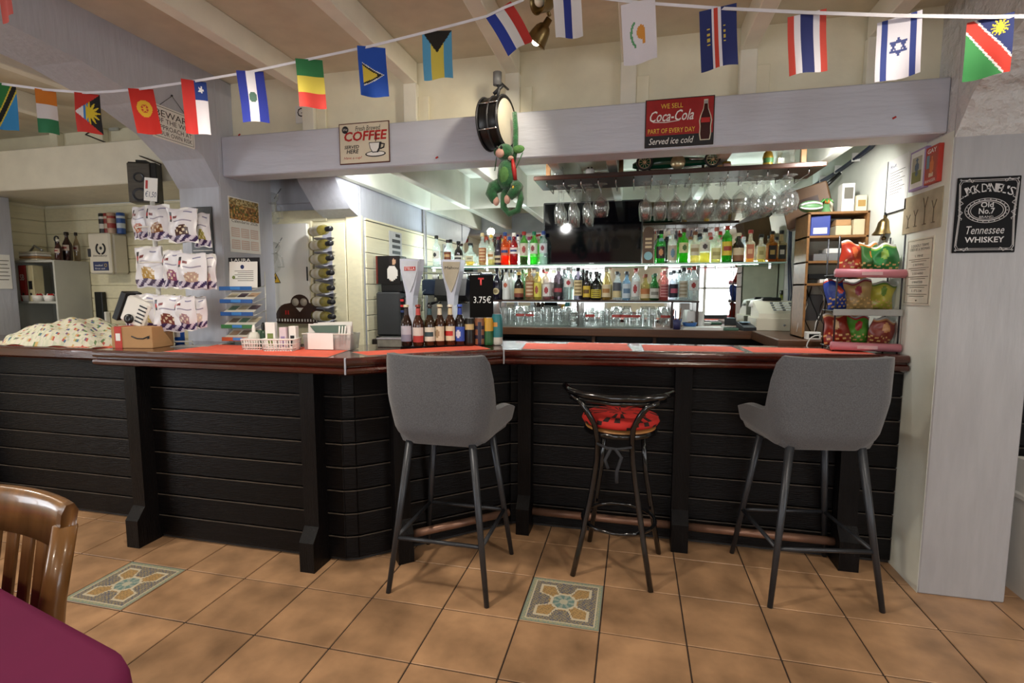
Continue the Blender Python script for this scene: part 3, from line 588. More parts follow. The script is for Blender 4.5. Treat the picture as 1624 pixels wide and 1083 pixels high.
TOP = [
 (692, 374, 'spirit_bottle', 'clear spirit bottle with black cap and round white label above the coffee machine', '~#e9f2ee', '#141414', 'round', ('#e8e6de', '#20242a', .25, .5, 'dot'), None, .034),
 (710, 381, 'spirit_bottle', 'clear spirit bottle with dark cap and brown label above the coffee machine', '~#e9f2ee', '#2a1a18', 'round', ('#7a3f24', '#c9a06a', .25, .55), None, .034),
 (727, 383, 'liqueur_bottle', 'dark liqueur bottle with pointed black pourer', '#1c120e', '#101010', 'squat', ('#d8d4ca', '#30302e', .2, .42), None, .038),
 (746, 386, 'decanter_bottle', 'square clear tequila bottle with pale gold liquid', '~#e6f0e6', '#20262a', 'squat', ('#cfc9a6', '#8d8a6a', .2, .44), (.2, '#e8c44a'), .047, True),
 (765, 370, 'spirit_bottle', 'tall clear bottle with rust-brown picture label', '~#e6ede6', '#cbb88a', 'round', ('#a5623a', '#d9b98c', .12, .55, 'lines'), (.2, '#d9a060'), .033),
 (779, 372, 'spirit_bottle', 'clear bottle with yellow cap beside the rust-labelled bottle', '~#e9efdf', '#d9b548', 'slim', ('#e2dcc6', '#b0783a', .2, .45), (.3, '#ead68a'), .030),
 (790, 376, 'liqueur_bottle', 'dark violet bottle with red and black caps', '#20152a', '#6e1f2a', 'slim', ('#c8b590', '#3c2c20', .1, .35), None, .031),
 (801, 369, 'aperitif_bottle', 'bright orange aperitif bottle with blue cap', '~#ff7a2a', '#28407a', 'round', ('#d86a3c', '#2b3f7c', .3, .55), (.55, '#ff5a14'), .036),
 (815, 370, 'aperitif_bottle', 'crimson red bitter bottle with white neck cap', '~#c81c34', '#e6e2da', 'round', ('#e6d9d2', '#2c3c74', .36, .55), (.55, '#c01028'), .035),
 (831, 368, 'vermouth_bottle', 'green vermouth bottle with red cap and dark brown contents', '~#7ec860', '#8e2420', 'tall', ('#cfc6b2', '#9a2c28', .28, .66, 'dot'), (.25, '#3a1608'), .034),
 (847, 368, 'vermouth_bottle', 'bright green vermouth bottle with green cap', '~#86e070', '#1f6a4c', 'tall', ('#cfd2c0', '#7c2a30', .34, .66, 'dot'), (.25, '#5cf060'), .034),
 (862, 367, 'vermouth_bottle', 'clear vermouth bottle with silver round label next to the television', '~#dfe9e6', '#2c3f7e', 'tall', ('#c9ccd0', '#7c2a38', .36, .64, 'dot'), (.25, '#cfe6d6'), .034),
 (1049, 366, 'pastis_bottle', 'green bottle with black pourer and pale blue neck tag', '~#58c860', '#121212', 'round', ('#2a1c16', '#c98a5a', .16, .52, 'dot'), (.5, '#3cc04c'), .036, False, '#8fb6bc'),
 (1067, 366, 'spirit_bottle', 'clear bottle with chrome pourer and blue-grey oval label', '~#e6e6dc', '#cfd0d0', 'round', ('#cdbfa8', '#6e8fa4', .08, .55, 'dot'), None, .036),
 (1085, 363, 'whiskey_bottle', 'green whiskey bottle with cream label and maroon cap', '~#5fc23c', '#5a1a1c', 'round', ('#d8d09a', '#4a6a30', .3, .6, 'dot'), (.35, '#6ad02c'), .036),
 (1103, 368, 'whiskey_bottle', 'clear whiskey bottle with brown cap and cream label', '~#ece9d4', '#7a4a30', 'round', ('#e0d8bc', '#b09a70', .25, .6), (.25, '#f0dc80'), .036),
 (1119, 363, 'whiskey_bottle', 'clear whiskey bottle with dark bird on its white label', '~#eeeee2', '#241c20', 'round', ('#e6e2d2', '#4a3c3a', .34, .62, 'dot'), (.3, '#f4e45a'), .039),
 (1137, 361, 'whiskey_bottle', 'clear whiskey bottle with pale yellow label and rosy cap', '~#ecf0dc', '#b0645c', 'round', ('#e6e09a', '#b4ac6a', .1, .42), (.4, '#f0e88a'), .036),
 (1154, 359, 'whiskey_bottle', 'green scotch bottle with bright yellow label and red cap', '~#4cbc40', '#a32c24', 'tall', ('#e2c63a', '#a2402c', .2, .58, 'band'), (.5, '#3cac2c'), .037),
 (1172, 370, 'liqueur_bottle', 'dark brown faceted bottle with cream cap and beige label', '#24140e', '#d8ccae', 'squat', ('#d2bd98', '#8c5a38', .06, .5, 'half'), None, .042),
 (1191, 365, 'whiskey_bottle', 'square bourbon bottle with orange-brown label and red cap', '~#e8dcc0', '#a02824', 'round', ('#b8683c', '#e0b080', .12, .56), (.15, '#f0b030'), .036, True),
 (1208, 372, 'whiskey_bottle', 'square bottle with pale honey label and black cap', '~#ecead8', '#26241f', 'round', ('#dccf8a', '#a89a58', .12, .56), (.3, '#f4e060'), .034, True),
 (1225, 367, 'whiskey_bottle', 'square amber bottle with black-and-gold label', '~#d89a44', '#1a1816', 'round', ('#221e1a', '#c9a860', .1, .54), (.56, '#c4781c'), .036, True),
 (1240, 366, 'whiskey_bottle', 'square bottle with black-and-white label at the end of the glass shelf', '~#d8c49a', '#151413', 'round', ('#1c1a1a', '#d8d2c4', .1, .54), (.15, '#e8a030'), .034, True),
]
for px, yt, nm, lb_, bd, cp, shp, lab, fill, R, *rest in TOP:
    x, H = onshelf(px, yt, ZS1); bottle(nm, lb_, x, YS1, ZS1, H, R*.98, bd, cp, shp, lab, fill, rest[0] if rest else False, tagc=rest[1] if len(rest) > 1 else None)
# second row standing against the mirror (only their caps and shoulders show)
for k, (px, c, cp) in enumerate(((772, '~#dfe6da', '#a8442e'), (785, '#2a1a14', '#191414'), (808, '~#f08a4a', '#2e4a8c'), (822, '~#e8ece8', '#e4e2dc'), (839, '~#e8ece8', '#8a2c50'), (1058, '#1a1a1c', '#1a1a1c'), (1095, '~#dfe6da', '#9a6a4a'), (1111, '~#dfe6da', '#5a6a7a'), (1128, '~#dfe6da', '#b03a3a'), (1146, '~#e8d8d8', '#c05a6a'), (1180, '~#e6ecec', '#d0d0d4'), (1232, '~#dfd6c8', '#201c1a'))):
    x, H = onshelf(px, 376, ZS1, 2.655); bottle('spirit_bottle', f'back-row bottle on the glass shelf, {ORD[k]} counted from the coffee machine', x, 2.655, ZS1, H, .03, c, cp, 'round', None, None, group='back-row bottles against the mirror')
# ornate tin beside the television
x, H = onshelf(1029, 360, ZS1); tn = thing('gift_tin', 'tall arch-topped whiskey tin with blue disc beside the television', 'tin', (x, YS1, ZS1))
MB().prism([(-.04, 0), (.04, 0), (.04, H-.04)]+[(.04*math.cos(PI*k/10), H-.04+.04*math.sin(PI*k/10)) for k in range(1, 10)]+[(-.04, H-.04)], -.035, .035, 'y').build('case', mat('bronze_tin', '#5a4636', .35, metal=.4), tn)
MB().lathe([(.001, 0), (.032, .001)], 20).xf(Matrix.Translation((0, -.037, .06)) @ Matrix.Rotation(PI/2, 4, 'X')).build('disc', mat('pale_blue_disc', '#86b2b8', .5), tn)
for k in range(3): MB().box(-.025, .025, -.037, -.035, .12+k*.03, .138+k*.03).build('print_line', mat('cream_print', '#c9b28c', .5), tn)
MID = [
 (788, 425, 'dark violet liqueur bottle with round beige label', '#1a1626', '#14141a', 'slim', ('#cdbd94', '#8a7a54', .12, .42, 'round'), None, .036),
 (803, 427, 'white coconut rum bottle with palm emblem and black cap', '#dfe2dd', '#16161a', 'cone', ('#dfe2dd', '#b0583a', .34, .62, 'dot'), None, .036),
 (823, 432, 'squat dark coffee liqueur bottle with gold cap', '#150f10', '#c8a452', 'squat', ('#c9a46a', '#7a3a2a', .1, .42, 'half'), None, .041),
 (840, 426, 'amber rum bottle with brown stamped label', '~#d8b48c', '#c4a878', 'tall', ('#a06a48', '#d8bfa0', .1, .62, 'lines'), None, .036),
 (853, 426, 'pale gold rum bottle with yellow label', '~#e8e0a0', '#b8bcb4', 'tall', ('#d9cf5a', '#a04a3c', .1, .55, 'dot'), (.5, '#ece27a'), .033),
 (868, 426, 'clear rum bottle with white label and red base', '~#e6dcdc', '#c2b8a0', 'tall', ('#e2dcd8', '#a0343a', .12, .5, 'dot'), (.1, '#b0283a'), .038),
 (886, 425, 'dark rum bottle with black-and-red label and silver cap', '~#564c54', '#c8c8cc', 'tall', ('#2a2628', '#a8404a', .12, .5), None, .040),
 (902, 424, 'clear white rum bottle with red emblem on white label', '~#dcebe6', '#c8c8c8', 'tall', ('#e6e6e2', '#a83238', .4, .66, 'dot'), None, .038),
 (917, 425, 'dark gin bottle with tall beige label and black cap', '~#6a6470', '#161618', 'tall', ('#d8c698', '#8a7448', .14, .62, 'lines'), None, .034),
 (931, 429, 'dark bottle with mustard yellow label and black cap', '#20181a', '#18181a', 'slim', ('#d2b23e', '#6a4a20', .1, .48), None, .031),
 (946, 431, 'round-shouldered black liqueur bottle with yellow label', '#141210', '#1a1a1a', 'squat', ('#d2c042', '#6a5a20', .08, .38, 'lines'), None, .042),
 (962, 426, 'tall brandy bottle with beige numbered label', '~#d8c890', '#b0a690', 'slim', ('#d6c6a2', '#a8763e', .1, .5), (.5, '#c8a85a'), .036),
 (979, 431, 'clear gin bottle with charcoal-and-silver label', '~#dfe6ea', '#2a2e34', 'round', ('#50545c', '#c8b88a', .1, .62, 'half'), None, .034),
 (994, 431, 'pale blue gin bottle with dark cap', '~#a8c6dc', '#23262c', 'round', ('#c2d0d8', '#5a7894', .08, .58), None, .034),
 (1009, 426, 'clear gin bottle with white label, red print and red cap', '~#e6eaea', '#9c2c2c', 'tall', ('#dcdcd8', '#9c2c2c', .12, .6, 'dot'), None, .034),
 (1024, 435, 'short bottle with orange label and brown cap', '~#c8b878', '#7c3a24', 'squat', ('#c07a48', '#e0cba0', .08, .45, 'half'), None, .036),
 (1039, 434, 'green gin bottle with white label', '~#4a9a58', '#2c5a40', 'squat', ('#dcdcd2', '#8a8a80', .08, .45), (.5, '#38884a'), .036),
 (1054, 430, 'pink gin bottle with rose label', '~#e8a4a0', '#c06a68', 'tall', ('#d89a98', '#a8444c', .12, .55, 'lines'), (.5, '#e08a88'), .034),
 (1069, 429, 'bottle with navy label and pink print', '~#cfd4dc', '#303440', 'round', ('#1c2034', '#c05a74', .1, .55), None, .034),
 (1085, 425, 'clear vodka bottle with silver label', '~#e4ecec', '#3a3c42', 'tall', ('#cfcab8', '#a89c80', .1, .6, 'lines'), None, .034),
 (1101, 423, 'clear vodka bottle with red cap at the end of the wooden shelf', '~#e6eeee', '#a83030', 'tall', ('#e2e2e0', '#a0302c', .3, .6, 'dot'), None, .036),
]
for px, yt, lb_, bd, cp, shp, lab, fill, R in MID:
    x, H = onshelf(px, yt, ZS2); bottle('spirit_bottle', lb_, x, YS1, ZS2, min(H, .268), R*.98, bd, cp, shp, lab, fill, group='spirit bottles on the wooden shelf')
for k, (px, c, cp) in enumerate(((797, '#1c1c22', '#16161c'), (811, '#dfe2dd', '#1a1a1e'), (829, '~#9cc49a', '#6a8a5c'), (862, '~#e6dcdc', '#b84040'), (895, '~#cfd6d8', '#b8b8bc'), (925, '#1e1a1c', '#1e1e20'), (1078, '~#e4ecec', '#3a3c42'), (1093, '~#e4ecec', '#8c8c90'))):
    x, H = onshelf(px, 428, ZS2, 2.66); bottle('spirit_bottle', f'back-row bottle on the wooden shelf, {ORD[k]} counted from the price board', x, 2.66, ZS2, min(H, .265), .029, c, cp, 'round', None, None, group='back-row bottles on the wooden shelf')
# ------------------------------------------------------------------ glasses on the back counter
M_GLS = glass('clear_glass', '#fafcfb', .08, milk=.03)
def drink_glass(kind, label, loc, s=1, group='glasses on the back counter', red=False):
    pr = {'pint': [(.001, .004), (.029, .002), (.030, .012), (.034, .09), (.041, .15), (.0395, .15), (.032, .09), (.027, .014), (.001, .014)],
          'snifter': [(.001, 0), (.033, .002), (.030, .006), (.006, .012), (.006, .04), (.03, .055), (.044, .085), (.040, .12), (.030, .15), (.0285, .15), (.0385, .12), (.042, .085), (.001, .055)],
          'tumbler': [(.001, .003), (.031, .002), (.032, .01), (.036, .10), (.0345, .10), (.030, .014), (.001, .014)],
          'upturned': [(.001, .13), (.028, .13), (.031, .12), (.040, .002), (.0385, .002), (.029, .118), (.001, .12)]}[kind]
    nm = {'pint': 'pint_glass', 'snifter': 'stemmed_beer_glass', 'tumbler': 'tumbler', 'upturned': 'upturned_glass'}[kind]
    o = MB().lathe([(r*s, z*s) for r, z in pr], 16).build(nm, M_GLS, None, None, loc); tag(o, label, 'glass', group)
    if red: MB().lathe([(.0445*s, .076*s), (.0448*s, .085*s), (.0444*s, .096*s)], 10, a0=-PI*.8, a1=-PI*.2).build('print_band', mat('glass_red_print', '#a03a34', .5), o)
    return o
GK = [(800, 'pint', 0), (812, 'upturned', 0), (826, 'snifter', 1), (841, 'tumbler', 1), (854, 'pint', 0), (868, 'pint', 0), (883, 'upturned', 0), (897, 'upturned', 0), (910, 'tumbler', 0), (921, 'upturned', 0), (936, 'snifter', 1), (951, 'upturned', 0), (963, 'upturned', 0), (978, 'snifter', 1), (993, 'snifter', 1), (1008, 'tumbler', 1), (1023, 'snifter', 0), (1036, 'snifter', 0), (1055, 'snifter', 1)]
WORD = {'pint': 'straight pint glass', 'snifter': 'stemmed beer glass', 'tumbler': 'short tumbler', 'upturned': 'upturned glass'}
for k, (px, kd, red) in enumerate(GK):
    x = AY(px, 505, 2.50).x; drink_glass(kd, f'{WORD[kd]} front row below the wooden shelf, {ORD[k]} from the price board', (x, 2.50, ZB+.0065), 1, red=bool(red))
for k in range(14):
    x = AY(806+k*19, 505, 2.61).x; kd = ('upturned', 'pint', 'tumbler', 'upturned')[k % 4]; drink_glass(kd, f'{WORD[kd]} back row below the wooden shelf, {ORD[k]} from the price board', (x, 2.61, ZB+.0065))
# ------------------------------------------------------------------ hanging glass rack
ZR = 2.03
rk = thing('glass_rack', 'dark wooden glass rack shelf hanging from the bar ceiling', 'rack', (0, 0, ZR))
MB().box(1.875, 3.44, 1.42, 1.74, 0, .026, .004).build('board', M_DWOOD, rk)
for px in (870, 985, 1141, 1273):
    x = AY(px, 262, 1.6).x; MB().box(x-.014, x+.014, 1.585, 1.613, .026, 2.36-ZR, .002).build('hanger_post', M_OAK, rk)
for k in range(15):
    x = 1.95+k*.101; MB().tube([(x, 1.45, 0), (x, 1.45, -.028), (x, 1.71, -.028), (x, 1.71, 0)], .0028, 6).build('wire_rail', M_CHROME, rk)
def hang_glass(kind, label, x, y):
    pr = {'flute': [(.001, 0), (.030, -.001), (.031, -.004), (.005, -.012), (.0038, -.085), (.008, -.095), (.022, -.125), (.026, -.16), (.021, -.225), (.0198, -.225), (.0246, -.16), (.02, -.127), (.001, -.10)],
          'wine': [(.001, 0), (.034, -.001), (.035, -.004), (.006, -.012), (.0042, -.08), (.012, -.092), (.034, -.12), (.040, -.15), (.033, -.20), (.0315, -.20), (.0385, -.15), (.032, -.122), (.001, -.098)],
          'goblet': [(.001, 0), (.036, -.001), (.037, -.004), (.006, -.012), (.005, -.06), (.016, -.072), (.044, -.105), (.051, -.14), (.042, -.19), (.0405, -.19), (.0495, -.14), (.042, -.107), (.001, -.078)]}[kind]
    o = MB().lathe(pr[::-1], 16).build({'flute': 'champagne_flute', 'wine': 'wine_glass', 'goblet': 'balloon_glass'}[kind], M_GLS, None, None, (x, y, ZR-.024)); tag(o, label, 'glass', 'glasses hanging upside down from the rack')
HG = [(886, 'flute'), (908, 'flute'), (931, 'flute'), (953, 'goblet'), (1024, 'wine'), (1048, 'wine'), (1072, 'wine'), (1097, 'wine'), (1123, 'wine'), (1150, 'wine'), (1175, 'goblet'), (1198, 'wine'), (1222, 'goblet'), (1252, 'goblet')]
for k, (px, kd) in enumerate(HG):
    x = AY(px, 300, 1.48).x; hang_glass(kd, f'{ {"flute": "champagne flute", "wine": "wine glass", "goblet": "balloon glass"}[kd]} hanging upside down in front, {ORD[k]} counted from the plush monkey', x, 1.48)
    if px not in (953, 1175):
        for q, (dy, nm) in enumerate(((.09, 'middle'), (.18, 'inner'))): hang_glass(kd, f'{ {"flute": "champagne flute", "wine": "wine glass", "goblet": "balloon glass"}[kd]} hanging upside down in the {nm} row, behind the {ORD[k]} front glass', x+.004, 1.48+dy)
# things standing on the rack
ZT = ZR+.0265
def up(px, Y=1.5): return AY(px, 270, Y).x
car = thing('model_racing_car', 'green vintage racing car model with chrome wire wheels on the glass rack', 'model car', (up(1072), 1.5, ZT))
car.scale = (1.1, 1.1, 1.12); M_BRG = mat('racing_green_enamel', '#0f4a34', .15, var=.1, coat=.6)
MB().add([(x, y*w, z) for x, w, z0, z1 in ((-.22, .012, .03, .05), (-.17, .028, .022, .075), (-.06, .034, .02, .088), (0, .034, .02, .09), (.03, .03, .022, .07), (.12, .028, .025, .062), (.2, .018, .03, .052)) for y, z in ((-1, z0), (1, z0), (1, z1*.8), (.5, z1), (-.5, z1), (-1, z1*.8))],
         [(j*6+i, j*6+(i+1) % 6, j*6+6+(i+1) % 6, j*6+6+i) for j in range(6) for i in range(6)]+[list(range(6)), list(range(36, 42))], True).build('body', M_BRG, car)
for x, y, r in ((-.16, -.06, .042), (-.16, .06, .042), (.17, -.06, .040), (.17, .06, .040)):
    wh_ = MB().tube([(x+r*.85*math.cos(a), y, r+r*.85*math.sin(a)) for a in [2*PI*k/20 for k in range(20)]], r*.15, 8, True).build('wheel', M_BLACK, car)
    mb = MB()
    for k in range(10): mb.tube([(x, y, r), (x+r*.8*math.cos(k*PI/5), y, r+r*.8*math.sin(k*PI/5))], .0014, 5)
    mb.tube([(x, y-.008, r), (x, y+.008, r)], .008, 8).tube([(x+r*.72*math.cos(a), y, r+r*.72*math.sin(a)) for a in [2*PI*k/16 for k in range(16)]], .003, 6, True).build('rim', mat('pale_gold_wheel', '#d6c9a4', .25, metal=.7), wh_)
MB().tube([(.005, -.04, .035), (.005, -.055, .035)], .036, 20).build('side_disc', mat('pale_gold_wheel', '#d6c9a4'), car)
MB().ball((.03, 0, .095), (.014, .012, .016)).build('driver_head', mat('doll_skin', '#c79a76', .6), car)
MB().tube([(-.16, -.06, .04), (-.16, .06, .04)], .004, 6).tube([(.17, -.06, .04), (.17, .06, .04)], .004, 6).tube([(.06, -.035, .05), (.19, -.035, .045)], .005, 6).build('axle', M_CHROME, car)
t = thing('toy_mug', 'small red-and-white striped toy mug on the glass rack', 'mug', (up(936), 1.5, ZT))
MB().lathe([(.001, 0), (.024, 0), (.026, .035), (.022, .04), (.001, .04)], 14, cols=lambda u, v: lin('#b02a28' if int(v*5) % 2 == 0 else '#e6e2dc')).build('cup', M_PRINT, t)
for sx in (-1, 1): MB().ball((sx*.01, -.014, .045), .006, 8, 6).build('eye', M_BLACK, t)
t = thing('gold_bottle', 'small gold figured bottle at the end of the glass rack', 'bottle', (up(1217), 1.5, ZT)); M_GOLD = mat('gold_foil', '#c9a244', .3, metal=.8)
MB().lathe([(.001, 0), (.026, 0), (.028, .01), (.024, .03), (.028, .05), (.022, .075), (.012, .085), (.012, .10), (.001, .10)], 14).build('body', M_GOLD, t); MB().lathe([(.0285, .02), (.0288, .045)], 10, a0=-PI*.85, a1=-PI*.15).build('label', mat('green_foil', '#4a7a44', .4), t)
t = thing('glass_jar', 'clear glass jar standing on the dark rack near the plush monkey', 'jar', (up(884), 1.52, ZT)); MB().lathe([(.001, .002), (.03, .002), (.034, .02), (.034, .06), (.026, .072), (.025, .072), (.032, .058), (.001, .01)], 16).build('bowl', M_GLS, t)
t = thing('trinket_box', 'little rose and gold trinket box behind the racing car', 'box', (up(1152), 1.5, ZT)); MB().box(-.022, .022, -.018, .018, 0, .03, .006).build('base', mat('rose_enamel', '#b48a80', .4), t); MB().lathe([(.024, .03), (.02, .04), (.001, .045)], 12).build('lid', M_GOLD, t)
t = thing('plastic_bag', 'crumpled clear cellophane bag beside the gold bottle', 'bag', (up(1246), 1.52, ZT)); MB().lathe([(.001, .002), (.045, .003), (.052, .03), (.045, .06), (.05, .09)], 9, smooth=False).build('wrap', glass('cellophane', '#eef0ea', .25, .1), t)
# television
tv = thing('wall_tv', 'black flat television hung on the mirror above the bottle shelf', 'television', (2.123, 2.66, 1.60))
MB().box(-.404, .404, 0, .04, 0, .508, .006).build('casing', M_BLACK, tv); MB().box(-.392, .392, -.0015, 0, .014, .496).build('screen', mat('dark_glossy_screen', '#04050a', .06, spec=.6, var=.02), tv)
MB().box(-.15, .15, .04, .075, .12, .4).build('bracket', M_DGREY, tv)
MB().box(-.02, .02, -.003, -.0015, .004, .009).build('badge', M_STEEL, tv)
# ------------------------------------------------------------------ cash register and clutter on the back counter
M_BEIGE = mat('beige_plastic', '#d8d0bc', .45, var=.03)
xr = AY(1240, 515, 2.42).x
cr = thing('cash_register', 'beige cash register with sloped keypad on the back counter', 'cash register', (xr, 2.46, ZB))
MB().box(-.185, .185, -.10, .20, 0, .095, .006).build('drawer', M_BEIGE, cr); MB().lathe([(.001, 0), (.008, .001), (.008, .006), (.001, .006)], 10).xf(Matrix.Translation((0, -.101, .045)) @ Matrix.Rotation(PI/2, 4, 'X')).build('lock', M_STEEL, cr.children[0])
MB().prism([(-.08, .095), (.19, .095), (.19, .21), (.13, .215), (-.07, .125)], -.165, .165, 'x').build('body', M_BEIGE, cr)
for i in range(9):
    for j in range(4): MB().box(-.06+i*.021, -.043+i*.021, -.008, .008, 0, .006).build('key', M_PAPER if i % 3 else mat('grey_key', '#6a6c70', .5), cr, None, (0, -.035+j*.034, .149+j*.0155), (math.radians(24), 0, 0))
MB().tube([(-.165, .15, .17), (-.165, .15, .19), (-.10, .15, .20)], .03, 12).build('printer_cover', M_WHITE, cr); MB().box(-.10, .03, .12, .18, .21, .24, .006).build('display', M_BLACK, cr)
def onb(px, Y=2.45): return AY(px, 515, Y).x
t = thing('card_terminal', 'dark card payment terminal with pale screen beside the cash register', 'terminal', (onb(1182), 2.42, ZB), .2); MB().prism([(-.07, 0), (.07, 0), (.07, .06), (-.07, .025)], -.045, .045, 'x').build('body', M_DGREY, t); MB().box(-.03, .03, 0, .05, .056, .062).build('screen', mat('pale_blue_plastic', '#a8c4d8', .3), t)
t = thing('calculator', 'green-grey calculator lying on the back counter', 'calculator', (onb(1155), 2.40, ZB), .1); MB().box(-.05, .05, -.06, .06, 0, .02, .004).build('case', mat('green_grey_plastic', '#4c6a58', .5), t)
for i in range(4):
    for j in range(3): MB().box(-.04+i*.022, -.024+i*.022, -.05+j*.02, -.036+j*.02, .02, .024).build('key', M_DGREY, t)
MB().box(-.04, .04, .02, .05, .02, .022).build('screen', mat('lcd_grey', '#a9b8a4', .3), t)
t = thing('paper_stack', 'stack of white paper sheets on the back counter by the blue tray', 'paper', (onb(1112), 2.42, ZB), .05)
for k in range(4): MB().box(-.14+k*.004, .14+k*.003, -.06, .09, k*.005, k*.005+.0045).build('sheet', M_PAPER, t)
t = thing('desk_tray', 'blue desk tray holding coins on the paper stack', 'tray', (onb(1094), 2.47, ZB+.021)); MB().lathe([(.001, 0), (.045, 0), (.055, .028), (.052, .028), (.043, .004), (.001, .004)], 18).build('dish', mat('blue_plastic', '#2f62a4', .4), t)
for k in range(7): MB().lathe([(.001, 0), (.011, 0), (.011, .002), (.001, .002)], 10).build('coin', M_BRASS, t, None, (.024*math.cos(k*.9), .024*math.sin(k*.9), .005+.004*k), (.3*k, .2, 0))
t = thing('folded_card', 'white folded card standing open behind the blue tray', 'card', (onb(1105), 2.56, ZB+.001), -.3); MB().prism([(-.05, 0), (.05, 0), (.02, .13), (0, .13)], -.06, .06, 'x').build('leaf', M_PAPER, t)
t = thing('pen_cup', 'dark blue cup of pens at the shelf upright', 'cup', (onb(1073), 2.42, ZB)); MB().lathe([(.001, .002), (.026, 0), (.03, .07), (.027, .07), (.001, .01)], 14).build('cup', mat('blue_violet_cup', '#3a3a6a', .4), t)
for k in range(4): MB().tube([(.01*math.cos(k*2), .01*math.sin(k*2), .01), (.025*math.cos(k*2), .025*math.sin(k*2), .13+.01*k)], .004, 6).build('pen', (M_INKR, M_BLACK, M_INKB, M_OAK)[k], t)
x = AY(1272, 515, 2.42).x; bottle('wine_bottle', 'dark red wine bottle with white label beside the cash register', x+.03, 2.40, ZB, .29, .037, '~#6a4a3a', '#8c5a40', 'tall', ('#c8c4bc', '#4a4038', .3, .6, 'lines'), (.4, '#2a0c10'), group='bottles at the till')
bottle('oil_bottle', 'slim yellow-green bottle behind the dark wine bottle by the till', x-.02, 2.56, ZB, .29, .03, '~#d0d860', '#26221c', 'slim', None, (.5, '#c8d838'), group='bottles at the till')
# ------------------------------------------------------------------ shelf unit on the side counter
YU = 1.70
su = thing('shelf_unit', 'open oak shelf unit full of boxes and cables against the bar side wall', 'shelf unit', (0, YU, ZB+.006))
ux0, ux1, uh = 3.445, 3.763, .735
MB().box(ux0, ux0+.014, 0, .24, 0, uh, .002).build('side', M_OAK, su); MB().box(ux1-.014, ux1, 0, .24, 0, uh, .002).build('side', M_OAK, su); MB().box(ux0, ux1, .228, .24, 0, uh).build('back_board', mat('pale_back_board', '#d2cebe', .6), su)
SH = [0, .325, .455, .60, uh]
for h in SH: MB().box(ux0, ux1, 0, .23, h-.012 if h else 0, h+.002 if h else .012, .002).build('shelf_board', M_OAK, su)
ZU = ZB+.006
def ubox(name, label, x0, x1, y0, y1, z, h, m, cat='box', deco=None, rz=0):
    t = thing(name, label, cat, ((x0+x1)/2, YU+(y0+y1)/2, ZU+z), rz); a, b = (x1-x0)/2, (y1-y0)/2
    MB().box(-a, a, -b, b, 0, h, .003).build('carton', m, t)
    if deco: MB().box(-a*.7, a*.7, -b-.001, -b, h*deco[1], h*deco[2]).build('print', deco[0], t)
    return t
ubox('carton_box', 'blue and white carton on the upper shelf of the oak unit', 3.475, 3.575, .02, .12, .603, .115, mat('royal_blue_card', '#2b3f92', .5), deco=(M_PAPER, .1, .4), rz=-.15)
ubox('carton_box', 'beige carton behind the blue carton in the oak unit', 3.465, 3.51, .13, .2, .603, .10, M_CARD)
ubox('carton_box', 'cream flat box lying under others on the oak unit shelf', 3.60, 3.68, .02, .14, .603, .055, mat('cream_card', '#d8c9a4', .6)); ubox('carton_box', 'cream carton in the corner of the upper oak shelf', 3.69, 3.748, .02, .12, .603, .09, mat('cream_card', '#d8c9a4'))
ubox('carton_box', 'tan carton resting on the cream flat box', 3.60, 3.68, .03, .14, .659, .035, M_CARD)
ubox('internet_router', 'white flat router on the second shelf of the oak unit', 3.56, 3.745, .03, .16, .50, .03, M_WHITE, 'router'); ubox('disc_player', 'silver disc player under the white router', 3.49, 3.745, .02, .2, .457, .042, M_STEEL, 'player')
ubox('disc_player', 'black disc player on the third shelf of the oak unit', 3.47, 3.62, .03, .2, .352, .03, M_BLACK, 'player'); ubox('internet_router', 'pale keyboard-like modem on the third oak shelf', 3.53, 3.74, .01, .10, .328, .022, M_WHITE, 'router')
ubox('network_switch', 'grey network box standing at the back of the cable shelf', 3.50, 3.60, .16, .2, .10, .16, mat('mid_grey_plastic', '#6f7074', .5), 'network box')
ubox('alarm_clock', 'white alarm clock at the bottom of the cable shelf', 3.455, 3.53, -.06, -.01, .0, .045, M_WHITE, 'clock', (M_BLACK, .25, .75))
random.seed(5)
for k in range(9):
    x = 3.47+k*.032; pts = [(x, YU+.15+.02*math.sin(k), ZU+.31)]
    for q in range(1, 6): pts.append((x+.03*math.sin(k*2+q), YU+.14-.012*q+.02*math.cos(k+q), ZU+.31-.055*q))
    mb = MB().tube(pts, .0028, 6); tag(mb.build('power_cable', M_BLACK if k % 3 else M_WHITE), f'thin cable dangling in the oak unit, {ORD[k]} counted from the cash register', 'cable', 'cables in the oak shelf unit')
for k, (x, lb_) in enumerate(((3.58, 'white coiled charger cable beside the white alarm clock'), (3.66, 'white coiled charger cable near the crisps'))):
    mb = MB().tube([(x+(.03+.004*math.sin(a*3))*math.cos(a), YU-.05+.02*math.sin(a), ZU+.03+.012*math.sin(2*a)+.001*i) for i, a in enumerate([.5*j for j in range(28)])], .004, 6); tag(mb.build('charger_cable', M_WHITE), lb_, 'cable')
mb = MB().tube([(3.50+.055*math.sin(a), YU-.10, ZU+.03-.085*(1-math.cos(a))/1.2) for a in [-PI*.92+PI*1.84*j/20 for j in range(21)]], .0035, 6); tag(mb.build('hanging_cable', M_WHITE), 'white cable hanging in a loop over the counter edge', 'cable')
